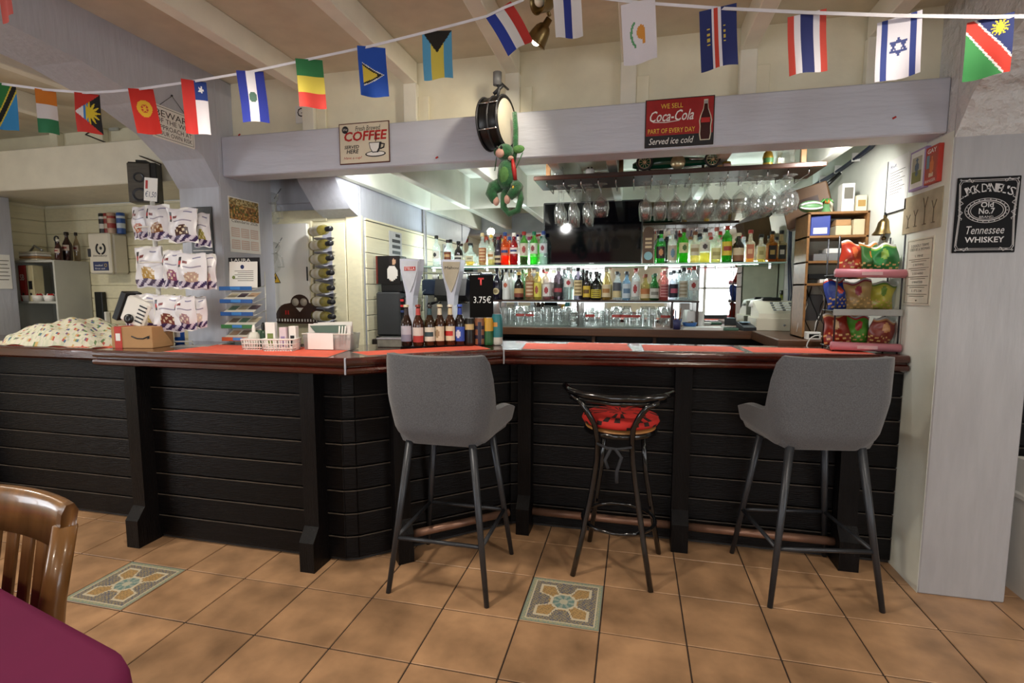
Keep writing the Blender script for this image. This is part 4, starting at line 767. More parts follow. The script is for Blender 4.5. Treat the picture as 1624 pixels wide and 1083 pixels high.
# on top of the unit
ubox('bottle_carton', 'tall white bottle carton on top of the oak unit', 3.625, 3.69, .03, .10, uh+.003, .16, M_WHITE, deco=(mat('grey_print', '#6a665c', .6), .45, .85)); ubox('carton_box', 'small white printed carton beside the tall bottle carton', 3.70, 3.755, .03, .10, uh+.003, .09, mat('ivory_card', '#e2d9bc', .6), deco=(mat('ochre_print', '#a8854a', .6), .3, .7))
ubox('carton_box', 'flat ivory box behind the little palm figure', 3.56, 3.61, .12, .2, uh+.003, .085, mat('ivory_card', '#e2d9bc'))
t = thing('rugby_ball', 'green and white rugby ball on the oak unit', 'ball', (3.47, YU+.05, ZU+uh+.04)); MB().ball((0, 0, 0), (.065, .036, .036), 18, 12).build('ball', mat('green_ball', '#5d8a5a', .45), t)
for q in (-1, 1): MB().tube([(.06*math.cos(a), -.0365*abs(math.sin(a))-.001, q*.018*math.sin(a)) for a in [PI*k/10 for k in range(1, 10)]], .006, 6).build('stripe', M_PAPER, t)
t = thing('palm_figure', 'little green palm tree figure with orange fruit on the oak unit', 'figurine', (3.555, YU+.06, ZU+uh+.003)); MB().lathe([(.03, 0), (.02, .02), (.016, .05), (.001, .055)], 10).build('base', mat('green_ball', '#5d8a5a'), t)
for k in range(7): MB().tube([(0, 0, .055), (.02*math.cos(k*.9), .02*math.sin(k*.9), .075), (.038*math.cos(k*.9), .038*math.sin(k*.9), .055)], [.006, .007, .002], 6).build('leaf', mat('leaf_green', '#4c9a48', .5), t)
MB().ball((0, -.012, .062), .014).build('fruit', mat('orange_fruit', '#d8823a', .5), t)
# tilted wooden loudspeaker on the corner, cable bundle
ws = thing('wooden_speaker', 'brown wooden loudspeaker tilted under the ceiling beside the glass rack', 'loudspeaker', (3.52, 1.98, 1.90), (0, math.radians(-14), math.radians(-22)))
MB().box(-.13, .13, -.05, .08, -.11, .12, .006).build('cabinet', mat('walnut_speaker', '#6a4c30', .5, var=.2), ws); MB().box(-.05, .07, -.052, -.05, .0, .05).build('badge', M_DWOOD, ws); MB().tube([(.12, .02, .1), (.2, .08, .16)], .012, 8).build('wall_arm', M_BLACK, ws)
cb = thing('cable_bundle', 'thick dark blue cable bundle strapped along the bar ceiling', 'cable'); M_BC = mat('navy_cable', '#232c48', .5)
P0, P1, P2 = AX(1290, 296, 3.74), AX(1325, 275, 3.74), AX(1378, 236, 3.74)
for k in range(5): MB().tube([(3.755-.012*(k % 3), p.y, p.z+.012*(k//3)+.006*math.sin(k+j)) for j, p in enumerate((P0, P1, P2))]+[(3.75, 1.17, 2.34)], .008, 6).build('cable', M_BC, cb)
for t_ in (.2, .5, .8): p = P0.lerp(P2, t_); MB().box(3.722, 3.768, p.y-.004, p.y+.004, p.z-.02, p.z+.03).build('cable_tie', M_PAPER, cb)
cb2 = thing('wall_cable', 'dark and white cables running down the wall beside the mirror', 'cable')
for k in range(4):
    MB().tube([(3.62+.012*k, 2.735, 1.86), (3.625+.012*k, 2.735, 1.6), (3.64+.01*k+.01*math.sin(k), 2.735, 1.35), (3.63, 2.72, 1.11)], .005, 6).build('cable', M_BC if k < 2 else M_WHITE, cb2)
for k, (y, z, a) in enumerate(((2.25, 1.62, 'upper'), (2.1, 1.5, 'middle'), (2.3, 1.42, 'lowest'))):
    o = MB().box(-.002, 0, -.05, .05, -.10, .10).build('wall_note', M_PAPER, None, None, (3.772, y, z)); tag(o, f'white paper note taped beside the oak unit, {a} of the three', 'note', 'paper notes beside the till')
# ================================================================== ON THE BAR TOP
# beer taps
def tap(px, py, label, face, logo, logom):
    p = AZ(px, py, ZC); t = thing('beer_tap', label, 'beer tap', (p.x, p.y, ZC), math.radians(-8))
    body = [(-.016, 0), (.022, 0), (.024, .14), (.020, .22), (.026, .28), (.044, .35), (.066, .43), (.074, .50), (-.066, .505), (-.066, .45), (-.050, .38), (-.030, .30), (-.022, .22), (-.016, .14)]
    MB().prism(body, -.028, .028, 'y').build('column', mat('satin_silver', '#c6c8d4', .35, metal=.25), t)
    sh = MB().prism([(-.050, .490), (.068, .487), (.060, .43), (.036, .36), (.008, .30), (.002, .30), (-.034, .38), (-.048, .44)], -.036, -.028, 'y').build('shield', mat('tap_face_'+face.strip('#'), face, .3, metal=.3), t)
    MB().lathe([(.001, 0), (.05, 0), (.05, .01), (.034, .018), (.001, .018)], 20).build('base', M_CHROME, t)
    if logo[0] == 'bar':
        MB().box(-.03, .05, -.038, -.036, .43, .455, .001).build('badge', logom, sh); text(logo[1], .01, .4425, .07, .017, M_INKW, sh, -.0385)
    else: text(logo[1], .012, .452, .095, .017, logom, sh, -.0365)
tap(655, 540, 'silver beer tap with red badge on its shield', '#c9cad0', ('bar', 'STELLA'), M_INKR)
tap(719, 538, 'silver beer tap with champagne-coloured shield', '#b9ac96', ('txt', 'Mahou'), M_INKK)
# beer bottles and cans in a row
def row(px, py): return AZ(px, py, ZC+.008)
bmt = thing('bar_runner', 'black rubber bar runner under the row of beer bottles', 'mat', (*row(690, 547).xy, ZC+.0023), math.radians(29)); MB().box(-.19, .19, -.035, .04, 0, .0055, .002).build('pad', M_BLACK, bmt)
for k in range(12): MB().box(-.18+k*.031, -.165+k*.031, -.03, .035, .0055, .007).build('rib', M_BLACK, bmt)
BEER = [(645.5, 549, '#26140c', '#cfc6a8', ('#b9b9c6', '#8a8aa0', .12, .5, 'half'), '#2a1812', 'brown beer bottle with silver-grey label at the end of the row'),
 (664, 549, '#3a1a0a', '#7a2a24', ('#d8d0c8', '#b03a34', .1, .46, 'half'), '#b8433c', 'brown beer bottle with red neck label'),
 (682, 548.5, '#2e1c08', '#2c2c2e', ('#d8d8c8', '#2e4a50', .12, .46, 'band'), '#2f5058', 'brown beer bottle with teal neck and oval label'),
 (698, 548, '#321a08', '#cfc2a0', ('#d8ccb0', '#a08a6a', .12, .48, 'dot'), '#d6cdb6', 'brown beer bottle with cream neck label'),
 (714.5, 547.5, '#3a1e08', '#e2ddd0', ('#e2d6b8', '#c0302c', .12, .48, 'band'), '#d8c8a0', 'brown beer bottle with red-and-cream oval label'),
 (729.5, 547, '#1e1210', '#3a55b0', ('#3858b8', '#d8dce8', .1, .46, 'dot'), '#2c44a0', 'brown beer bottle with blue cap and blue label')]
for px, py, bd, cp, lab, nk, lb_ in BEER:
    p = row(px, py); t = bottle('beer_bottle', lb_, p.x, p.y, ZC+.0095, .222, .030, bd, cp, 'slim', lab, None, group='beer bottles on the bar runner', capl=.05)
    MB().lathe([(.0138, .165), (.0125, .19), (.0118, .205)], 12, a0=-PI, a1=0).build('neck_label', mat('neck_'+nk.strip('#'), nk, .4), t)
CANS = [(744.5, 546.5, '#16130f', '#c9b27a', 'black stout can with gold harp band', .155), (760.5, 546, '#2a2438', '#8a5a40', 'dark violet beer can with copper roundels', .155), (774, 545.5, '#2e6a3c', '#d8a83a', 'green and gold beer can', .155), (788.5, 545, '#2f7f86', '#e0dcd2', 'tall teal beer can with white base', .175)]
for k, (px, py, c0, c1, lb_, H) in enumerate(CANS):
    p = row(px, py); t = thing('beer_can', lb_, 'can', (p.x, p.y, ZC+.0024), 0, 'beer cans beside the bottles')
    cf = [lambda u, v: lin(c1 if .35 < v < .55 and .3 < u < .42 or .6 < v < .8 and .55 < u < .95 else c0), lambda u, v: lin(c1 if (v*3 % 1-.5)**2*2+(u*5 % 1-.5)**2 < .1 or v > .85 else c0), lambda u, v: lin(c1 if v > .55 else c0), lambda u, v: lin(c1 if v < .28 else ('#d89a4a' if .6 < v < .75 and .6 < u < .8 else c0))][k]
    MB().lathe([(.026, 0), (.0315, .008)]+[(.0315, .008+(H-.03)*q/12) for q in range(1, 13)]+[(.026, H-.006), (.026, H)], 20, cols=cf).build('can_body', M_TIN, t); MB().lathe([(.001, H-.004), (.024, H-.004), (.026, H)], 16).build('can_lid', M_STEEL, t)
# price board
p = AZ(762, 541, ZC); pb = thing('price_board', 'small black chalk price board with red letter T behind the beer cans', 'sign', (p.x, p.y+.02, ZC), math.radians(4))
MB().box(-.072, .076, -.004, .004, .03, .405, .002).build('board', mat('chalkboard_black', '#100e0d', .8, spec=.1), pb); MB().prism([(-.05, 0), (.05, 0), (.02, .06), (-.02, .06)], -.02, .02, 'y').build('foot', M_BLACK, pb)
text('T', 0, .365, .036, .045, M_INKR, pb, -.0047, bold=.04); text('3.75€', .008, .255, .11, .042, M_INKW, pb, -.0047); MB().box(-.035, .04, -.0052, -.004, .118, .128).build('brand_strip', M_STEEL, pb); text('TENNENTS', 0, .135, .05, .008, M_INKW, pb, -.0047)
# drip block
p = AZ(618, 551, ZC); t = thing('stone_block', 'grey stone-look block beside the stool on the bar top', 'block', (p.x, p.y+.03, ZC), .12); MB().box(-.075, .075, -.03, .05, 0, .045, .004).build('slab', mat('grey_stone', '#6f6d64', .6, var=.3, scale=25), t); MB().box(-.078, .078, -.033, .053, .045, .052, .002).build('cover', M_STEEL, t)
# coffee corner at the side wall
lc = thing('side_counter', 'dark wooden side counter carrying the coffee grinder', 'counter'); MB().box(.62, 1.0, 1.73, 2.325, .98, 1.03, .005).build('counter_top', M_EBONY, lc); MB().box(.62, .96, 1.76, 2.32, 0, .98).build('cabinet', M_EDGE, lc)
g = thing('coffee_grinder', 'tall dark coffee grinder with a barista picture panel', 'coffee grinder', (.735, 1.86, 1.031), math.radians(4))
MB().box(-.10, .085, -.085, .12, .02, .34, .012).build('body', mat('charcoal_panel', '#2c2e30', .5), g); MB().box(-.07, .10, -.06, .12, .34, .42, .006).build('neck', M_BLACK, g)
MB().grid(28, 22, lambda u, v: (-.10+u*.185, -.07, .60-v*.20), lambda u, v: '#5a1c14' if u < .06 else ('#c9c4bd' if (u-.66)**2*1.3+(v-.62)**2 < .075 and u > .45 else ('#b08c70' if (u-.74)**2*2+(v-.22)**2 < .012 else ('#20181a' if (u-.72)**2+(v-.16)**2 < .03 else ('#8a6a50' if (u-.62)**2*1.5+(v-.82)**2 < .01 else '#0e0c0d')))), False).build('picture_panel', M_TIN, g)
MB().box(-.10, .085, -.069, .06, .40, .60, .004).build('hopper', M_BLACK, g); MB().tube([(.12, -.04, .30), (.12, -.04, .05)], .03, 12).build('spout', M_BLACK, g); MB().box(-.1, .14, -.10, .12, 0, .02, .003).build('base', M_BLACK, g)
for z, m in ((.28, M_INKR), (.24, M_INKR), (.20, M_INKB)): MB().box(.088, .112, -.088, -.08, z-.008, z+.008).build('button', m, g)
em = thing('espresso_machine', 'chrome and black two-group espresso machine behind the beer taps', 'espresso machine', (.965, 2.40, ZB+.0005), math.radians(-3)); em.scale = (.92, 1, .84)
MB().box(-.28, .32, .02, .27, .30, .46, .015).build('body', mat('steel_blue_panel', '#2c3850', .3, metal=.3), em); MB().box(-.28, .32, .14, .27, .05, .30, .005).build('back_panel', M_STEEL, em); MB().box(-.30, .34, -.06, .27, 0, .06, .008).build('drip_tray', M_CHROME, em)
MB().tube([(-.28, .0, .52), (.32, .0, .52)], .008, 8).tube([(-.28, .26, .52), (.32, .26, .52)], .008, 8).build('cup_rail', M_CHROME, em)
for x in (-.26, -.1, .06, .2, .3): MB().tube([(x, .01, .46), (x, .0, .52)], .006, 6).build('rail_post', M_CHROME, em)
for x in (-.12, .14):
    gh = MB().lathe([(.001, .22), (.04, .22), (.042, .25), (.045, .30), (.001, .31)], 16, (x, .06, 0)).build('group_head', M_CHROME, em); MB().tube([(x, .05, .235), (x-.02, -.10, .215)], [.012, .016], 8).build('portafilter_handle', M_BLACK, gh)
for x in (-.24, .27): MB().tube([(x, .03, .36), (x, -.03, .33), (x, -.05, .14)], .006, 8).build('steam_wand', M_CHROME, em)
MB().prism([(-.08, .30), (.02, .24), (.02, .46), (-.05, .46)], -.1, .2, 'x').build('control_panel', M_BLACK, em)
for k in range(5): MB().lathe([(.001, 0), (.022, 0), (.03, .05), (.027, .05), (.001, .006)], 12, (-.2+k*.1, .14, .461)).build('coffee_cup', M_WHITE, em)
for k in range(3): MB().lathe([(.001, 0), (.022, 0), (.03, .05), (.027, .05), (.001, .006)], 12, (-.1+k*.12, .22, .461)).build('coffee_cup', M_CHROME, em)
t = thing('plank_notice', 'black-and-white printed notice on the plank wall above the coffee grinder', 'sign', AX(627, 388, .614), PI/2); MB().box(-.11, .11, -.003, 0, -.10, .10).build('sheet', mat('grey_paper', '#c8c8c8', .6), t)
for k in range(4): MB().box(-.06 if k else .0, .08, -.004, -.003, .06-k*.045, .085-k*.045).build('print_block', M_INKK, t)
# ------------------------------------------------------------------ sweet bag display
cx, cy = AZ(268, 546, ZC).xy; cy = .72
sd = thing('sweet_display', 'white wire display stand for bags of sweets on the bar top', 'display stand', (cx, cy, ZC))
MB().tube([(0, 0, .012), (0, 0, .80)], .012, 10).build('pole', M_WHITE, sd)
for a in range(4): MB().tube([(0, 0, .02), (.17*math.cos(a*PI/2+.4), .17*math.sin(a*PI/2+.4)*.8, .02), (.17*math.cos(a*PI/2+.4), .17*math.sin(a*PI/2+.4)*.8, 0)], .005, 6).build('foot', M_WHITE, sd)
for z in (.655, .465, .255): MB().tube([(.09*math.cos(a), .07*math.sin(a)-.0, z) for a in [2*PI*k/20 for k in range(20)]], .004, 6, True).build('hook_ring', M_WHITE, sd)
pc = MB().box(-.045, .045, -.002, .0, 0, .125, .001).build('price_card', M_PAPER, sd, None, (.01, -.02, .80), (0, math.radians(7), 0)); text('€1,50', .002, .035, .075, .036, M_INKB, pc, -.0025, slant=.2); MB().box(-.035, -.02, -.003, -.002, .065, .11).build('guard_mark', M_INKR, pc)
MB().tube([(0, 0, .79), (.005, -.015, .81)], .005, 6).build('card_clip', M_WHITE, sd)
SW = ['#b5542e', '#8a5a34', '#4a2a1e', '#a8a04a', '#b8903e', '#8c4c6a', '#b99a8a', '#c8a4a8', '#c0a89c', '#c8b85a', '#7a3a34', '#a07a80', '#c9b8b0']
def bag(px, y0, y1, wpx, k, Y, rz, label):
    p = AY(px, y0, Y); q = AY(px, y1, Y); H = p.z-q.z; Wd = wpx*(p-CAM).length*.0014
    t = thing('sweet_bag', label, 'bag', (p.x, Y, q.z), rz, 'bags of sweets on the wire stand'); sw = SW[k % len(SW)]
    def P(u, v):
        e = math.sin(PI*u)**.6*max(0, math.sin(PI*min(1, max(0, (v-.05)/.92))))**.6; wob = .006*math.sin(v*9+k)*math.sin(u*7+k*2)
        return ((u-.5)*Wd*(1+.05*math.sin(v*5+k)), -.024*e+wob, H*(1-v)+.004*math.sin(u*9+k))
    def cf(u, v):
        if v > .95 or v < .03: return '#d8d4dc'
        if v > .78: return '#3d2a58' if math.sin((u*9+v*14)*2.2) > -.1 else '#d8d0e0'
        if v > .5 and (u-.55)**2*2.2+(v-.70)**2*3 < .13: return sw if math.sin(u*31+k)*math.sin(v*37) > -.4 else '#e2d4b8'
        if .12 < v < .40 and .10 < u < .2: return '#b8282c' if .2 < v < .31 else '#23202c'
        if .2 < v < .27 and .22 < u < .42: return '#7a2c34'
        if .12 < v < .16 and .6 < u < .85: return '#8a88a8'
        if .36 < v < .39 and .25 < u < .85: return '#9a94a8'
        return '#e6e4ea'
    o = MB().grid(22, 28, P, cf).build('front_film', M_TIN, t); MB().grid(8, 10, lambda u, v: (P(u, v)[0], -P(u, v)[1]*.8+.003, P(u, v)[2])).build('back_film', M_WHITE, t)
    MB().tube([(0, .0, H*.99), (0, .03, H*1.0), (0, .055, H*1.02)], .0022, 6).build('hook', M_WHITE, t)
ROWS = [(([(221, 328, 380, 26), (249, 325, 381, 34), (288, 330, 385, 38), (319, 338, 392, 20)]), 'top'), ([(235, 391, 456, 48), (273, 397, 457, 30), (303, 402, 459, 38), (327, 403, 459, 22)], 'middle'), ([(206, 468, 522, 22), (231, 466, 524, 34), (265, 468, 526, 38), (292, 470, 524, 26), (313, 471, 520, 20)], 'bottom')]
k = 0
for lst, nm in ROWS:
    for i, (px, y0, y1, wd) in enumerate(lst):
        bag(px, y0, y1, wd, k, .66+.012*(i % 2)+(.05 if i in (0, len(lst)-1) else 0), math.radians(-10+i*7), f'{ORD[i]} bag of sweets in the {nm} row of the wire stand, counted from the cabinet'); k += 1
# black-and-white plate behind the sweets
t = thing('column_plate', 'black plate with pale lettering on the column behind the sweets', 'sign', (AY(321, 366, .968).x, .968, AY(321, 366, .968).z)); MB().box(-.08, .08, -.006, 0, -.15, .14, .004).build('plate', M_BLACK, t); text('RE', .0, .05, .10, .07, M_INKW, t, -.0068); MB().box(-.07, .07, -.007, -.006, -.12, -.115).build('rule', M_INKW, t)
# small drink can behind the stand
p = AZ(263, 551, ZC); t = thing('drink_can', 'blue drink can between the feet of the sweet stand', 'can', (cx+.02, cy+.10, ZC)); MB().lathe([(.022, 0), (.026, .006), (.026, .10), (.022, .115), (.001, .115)], 16).build('can_body', mat('bright_blue_can', '#2b66c8', .25, metal=.3), t); MB().lathe([(.0263, .04), (.0263, .07)], 10, a0=-PI*.8, a1=-PI*.2).build('label', M_INKW, t)
t = thing('leaflet', 'flat printed leaflets lying in front of the sweet stand', 'leaflet', (cx+.22, cy+.0, ZC+.0005), .3); MB().box(-.10, .10, -.05, .05, 0, .0025).build('sheet', mat('glossy_grey_leaflet', '#a8a6a4', .3, var=.3, scale=20), t)
# ------------------------------------------------------------------ leaflet stand, calendar
ls = thing('leaflet_stand', 'tiered white wire leaflet stand against the column', 'leaflet stand', (.275, .88, ZC), math.radians(6))
M_WIRE = mat('pale_wire', '#c8cac8', .35, metal=.4)
for sx in (-.105, .105): MB().tube([(sx, .05, .0), (sx, .06, .42)], .0035, 6).tube([(sx, .05, .003), (sx, -.08, .003)], .0035, 6).build('upright', M_WIRE, ls)
LEAF = ['#c9a98c', '#8a7a6a', '#6a8a74', '#c0b49a', '#5a4a54']
for k in range(5):
    z = .035+k*.072
    MB().tube([(-.105, .055, z+.015), (-.105, -.055, z-.01), (.105, -.055, z-.01), (.105, .055, z+.015)], .003, 6).build('tier', M_WIRE, ls)
    hd = MB().box(-.10, .10, -.062, -.058, z-.012, z+.01, .001).build('tier_strip', mat(f'tier_strip_{k}', ('#b8542e', '#3a7a4a', '#2a5aa0', '#2a5aa0', '#2a62a8')[k], .4), ls); MB().box(-.03, .03, -.064, -.062, -.008+z, .008+z, .003).build('emblem', mat('strip_emblem', '#3f86d0', .4), hd)
    if k < 4:
        for q in range(3):
            mb = MB().grid(6, 6, lambda u, v: (-.095+q*.062+u*.068, -.05+.09*(1-v), z+.004+.045*(1-v)+.002*q), lambda u, v: LEAF[(k+q) % 5] if (u > .15 and .2 < v < .7) else '#d9d6cc', False); mb.build('leaflet', M_PRINT, ls)
bc = MB().box(-.10, .095, .03, .036, .33, .50, .001).build('magazine', M_INKK, ls); text('LAURA', -.02, .485, .12, .018, M_INKW, bc, .0295)
ct = MB().box(-.085, .095, -.02, -.018, .325, .475, .001).build('certificate', M_PAPER, ls, None, None, (math.radians(-4), 0, math.radians(-2)))
MB().lathe([(.001, 0), (.012, .001)], 14).xf(Matrix.Translation((.0, -.021, .445)) @ Matrix.Rotation(PI/2, 4, 'X')).build('seal', M_INKB, ct); MB().lathe([(.001, 0), (.010, .001)], 14).xf(Matrix.Translation((-.055, -.021, .385)) @ Matrix.Rotation(PI/2, 4, 'X')).build('seal', mat('olive_seal', '#7a8a4a', .5), ct)
for q in range(6): MB().box(-.05+.02*(q % 2), .07, -.0212, -.02, .42-q*.011, .423-q*.011).build('print_line', mat('grey_print', '#6a665c', .6), ct)
c0 = AX(387, 352, .0765); a_, b_ = AX(363, 352, .0765), AX(411, 356, .0765); wd = abs(b_.y-a_.y); ht = AX(364, 311, .0765).z-AX(364, 399, .0765).z
cal = thing('wall_calendar', 'paper wall calendar with autumn picture on the side of the column', 'calendar', (.0765, (a_.y+b_.y)/2, AX(364, 355, .0765).z), PI/2)
MB().box(-wd/2, wd/2, -.003, 0, -ht/2, ht/2).build('sheet', M_PAPER, cal)
random.seed(3)
MB().grid(22, 16, lambda u, v: ((u-.5)*wd*.96, -.0035, ht/2*.96-v*ht*.38), lambda u, v: random.choice(('#8a5a2c', '#c08a3c', '#6a6a2c', '#d8b070', '#a8703c', '#5a4a24')) if v > .3 else random.choice(('#d0c090', '#b89a60', '#7c6a3c')), False).build('picture', M_PRINT, cal)
text('Calendario 2026', 0, ht*.07, wd*.86, ht*.055, M_INKK, cal, -.0036)
for i in range(3):
    for j in range(2):
        b = MB().box(-wd*.45+i*wd*.31, -wd*.45+i*wd*.31+wd*.26, -.0036, -.003, -ht*.05-j*ht*.22-ht*.17, -ht*.05-j*ht*.22).build('month_block', mat('pale_rose_print', '#d8c2b8', .6), cal)
        for q in range(4): MB().box(-wd*.43+i*wd*.31, -wd*.43+i*wd*.31+wd*.22, -.004, -.0036, -ht*.075-j*ht*.22-q*ht*.036-.004, -ht*.075-j*ht*.22-q*ht*.036).build('print_line', M_PAPER, b)
# baskets of toiletries and napkins
def basket(loc, rz, w_, d_, h_, label):
    t = thing('plastic_basket', label, 'basket', loc, rz); n = 10; M_ = M_WHITE
    MB().box(-w_*.45, w_*.45, -d_*.45, d_*.45, 0, .004).build('base', M_, t)
    for nm, (ax, ay, bx, by) in (('side', (-w_/2, -d_/2, w_/2, -d_/2)), ('side', (w_/2, -d_/2, w_/2, d_/2)), ('side', (w_/2, d_/2, -w_/2, d_/2)), ('side', (-w_/2, d_/2, -w_/2, -d_/2))):
        mb = MB(); L = math.hypot(bx-ax, by-ay); m = max(4, int(L/.014))
        for i in range(m+1): u = i/m; mb.tube([((ax+(bx-ax)*u)*.9, (ay+(by-ay)*u)*.9, 0), (ax+(bx-ax)*u, ay+(by-ay)*u, h_)], .0025, 5)
        for z in (.25, .6, 1): mb.tube([(ax*(.9+.1*z), ay*(.9+.1*z), h_*z), (bx*(.9+.1*z), by*(.9+.1*z), h_*z)], .003 if z < 1 else .005, 5)
        mb.build(nm, M_, t)
    return t
p1_ = AZ(397, 556, ZC); basket((p1_.x, p1_.y+.05, ZC+.0024), .15, .115, .09, .055, 'small white plastic basket holding hand sanitiser by the leaflet stand'); p2_ = AZ(436, 558, ZC); basket((p2_.x, p2_.y+.055, ZC+.0024), .25, .16, .10, .06, 'white plastic basket holding boxed cosmetics beside the napkin box')
def small(name, label, cat, px, dy, base, prof, m, cap=None, z=ZC+.007):
    p = AZ(px, base, ZC); t = thing(name, label, cat, (p.x, p.y+dy, z)); MB().lathe(prof, 14).build('body', m, t); h = prof[-1][1]
    if cap: MB().lathe([(.009, h-.003), (.009, h+.02), (.005, h+.035), (.001, h+.035)], 10).build('cap', cap, t)
small('sanitiser_tub', 'round white sanitiser tub in the small basket', 'bottle', 393, .05, 556, [(.001, 0), (.022, 0), (.03, .03), (.03, .06), (.018, .085), (.001, .088)], mat('milky_plastic', '#d8d6cc', .4), M_WHITE)
small('sanitiser_bottle', 'dark green sanitiser bottle in the small basket', 'bottle', 405, .065, 556, [(.001, 0), (.018, 0), (.018, .08), (.008, .095), (.001, .10)], mat('dark_green_plastic', '#20402c', .4), M_BLACK)
def cbox(name, label, px, dy, w_, d_, h_, m, deco, rz=.25):
    p = AZ(px, 558, ZC); t = thing(name, label, 'box', (p.x, p.y+dy, ZC+.007), rz); MB().box(-w_/2, w_/2, -d_/2, d_/2, 0, h_, .001).build('carton', m, t); MB().box(-w_*.3, w_*.3, -d_/2-.001, -d_/2, h_*.15, h_*.6, .004).build('print', deco, t)
cbox('cosmetic_box', 'tall white cosmetic box with olive bottle print in the basket', 420, .055, .05, .03, .14, M_PAPER, mat('olive_seal', '#7a8a4a')); cbox('cosmetic_box', 'pale pink cosmetic box with lilac bottle print in the basket', 441, .05, .035, .03, .115, mat('pink_card', '#e0ccd4', .5), mat('lilac_print', '#9a86b0', .5)); cbox('cosmetic_box', 'white carton with black stripe in the basket', 453, .07, .035, .04, .12, M_PAPER, M_INKK)
p = AZ(516, 556, ZC); nb = thing('napkin_box', 'clear plastic box of menus and papers on the coral mat', 'box', (p.x, p.y+.06, ZC+.0024), math.radians(5))
mb = MB(); 
for s_ in (((-.135, -.055), (.135, -.055)), ((.135, -.055), (.135, .055)), ((.135, .055), (-.135, .055)), ((-.135, .055), (-.135, -.055))):
    (ax, ay), (bx, by) = s_; mb.add([(ax*.92, ay*.92, 0), (bx*.92, by*.92, 0), (bx, by, .085), (ax, ay, .085)], [(0, 1, 2, 3)])
mb.add([(-.124, -.05, .001), (.124, -.05, .001), (.124, .05, .001), (-.124, .05, .001)], [(0, 1, 2, 3)]).build('box_shell', glass('frosted_plastic', '#e6e8e8', .1, .2, milk=.35), nb)
MB().box(-.135, .135, -.058, -.052, .08, .087, .002).box(-.135, .135, .052, .058, .08, .087, .002).build('box_rim', mat('milky_plastic', '#d8d6cc'), nb)
MB().box(-.10, .04, -.062, -.059, .004, .088).build('paper_label', M_PAPER, nb)
for k, (dy, c, dz) in enumerate(((-.03, '#e4e0dc', .13), (-.012, '#d8d4d0', .12), (.008, '#e8e6e2', .135), (.025, '#dcd8d4', .125), (.04, '#e6e2de', .14))): MB().box(-.115+.006*k, .12-.004*k, dy-.002, dy+.002, .004, dz).build('paper', mat('menu_paper_'+c.strip('#'), c, .6), nb, None, None, (0, math.radians(2-k), 0))
MB().prism([(-.10, .125), (.10, .13), (.10, .09), (-.07, .09)], -.038, -.0355, 'y').build('green_sheet', mat('slate_green_card', '#5c7266', .6), nb)
for k in range(3): MB().tube([(.06+.015*k, -.04, .03), (.07+.016*k, -.045, .125)], .004, 6).build('pen', M_PAPER, nb)
# ------------------------------------------------------------------ fuse cabinet, wine rack and board on the panel wall
Yw = 1.625
a_, b_ = AY(405, 352, Yw), AY(491, 352, Yw)
fc = thing('fuse_cabinet', 'white metal fuse cabinet with yellow warning triangle on the wall', 'fuse cabinet', ((a_.x+b_.x)/2, Yw, 1.15)); hw = (b_.x-a_.x)/2
MB().box(-hw, hw, -.035, .012, 0, .705, .006).build('door', M_WHITE, fc); MB().box(-hw-.02, hw+.02, -.012, .013, -.02, .725, .004).build('frame', M_PLANKC, fc)
p = AY(437, 441, 1.588); tr_ = MB().prism([(-.042, -.035), (.042, -.035), (0, .042)], -.037, -.0355, 'y').build('warning_triangle', M_INKK, fc, None, (p.x-(a_.x+b_.x)/2, 0, p.z-1.15)); MB().prism([(-.035, -.031), (.035, -.031), (0, .033)], -.038, -.037, 'y').build('yellow_field', mat('warning_yellow', '#e0b422', .5), tr_); MB().prism([(.004, .02), (-.010, -.004), (-.001, -.004), (-.006, -.026), (.010, .002), (.001, .002), (.008, .02)], -.039, -.038, 'y').build('bolt_symbol', M_INKK, tr_)
MB().box(hw-.012, hw-.004, -.045, -.035, .3, .4, .002).build('handle', M_DGREY, fc)
a_, b_ = AY(498, 360, 1.62), AY(548, 360, 1.62); wr = thing('wine_rack', 'cream wall wine rack with woven grey belt', 'wine rack', ((a_.x+b_.x)/2, 1.62, 1.05)); hw = (b_.x-a_.x)/2
MB().box(-hw, hw, -.012, .0, 0, .80, .004).build('back_board', M_PLANKC, wr)
zs = [AY(520, y, 1.56).z for y in (368, 390, 412, 434, 457, 478, 500)]
for i, z in enumerate(zs):
    MB().grid(8, 10, lambda u, v: (-.055+u*.10, -.014-.10*math.sin(PI*v)**.7, (z-1.05)-.032-v*.028), None).build('belt_loop', mat('grey_felt_belt', '#9a9aa6', .7), wr)
    MB().box(-.05, .02, -.014, -.012, (z-1.05)-.07, (z-1.05)+.03).build('belt_back', mat('grey_felt_belt', '#9a9aa6'), wr)
    t = bottle('wine_bottle', f'white wine bottle lying in the wall rack, {ORD[i]} from the top', (a_.x+b_.x)/2-.085, 1.535, z, .29, .033, '~#e6de98', '#1e1e22', 'tall', ('#e8e4d4', '#dcd4b8', .12, .52), (.56, '#d8cc7a'), group='white wine bottles in the wall rack', capl=.2)
    t.rotation_euler = (0, math.radians(90), math.radians(-32))
bd = AY(477, 500, 1.595); ob = thing('owl_board', 'dark brown carved board shaped like a perched owl behind the baskets', 'wall board', (bd.x, 1.60, bd.z-.06))
prof = [(-.27, 0), (.27, 0), (.25, .02), (.20, .035)]+[(.10+.105*math.cos(a), .03+.115*math.sin(a)) for a in [PI*k/12 for k in range(1, 7)]]+[(.075*math.cos(a)+.0, .15+.06*math.sin(a)) for a in [PI*k/10 for k in range(0, 11)]]+[(-.10+.105*math.cos(a), .03+.115*math.sin(a)) for a in [PI*k/12 for k in range(6, 12)]]+[(-.20, .035), (-.25, .02)]
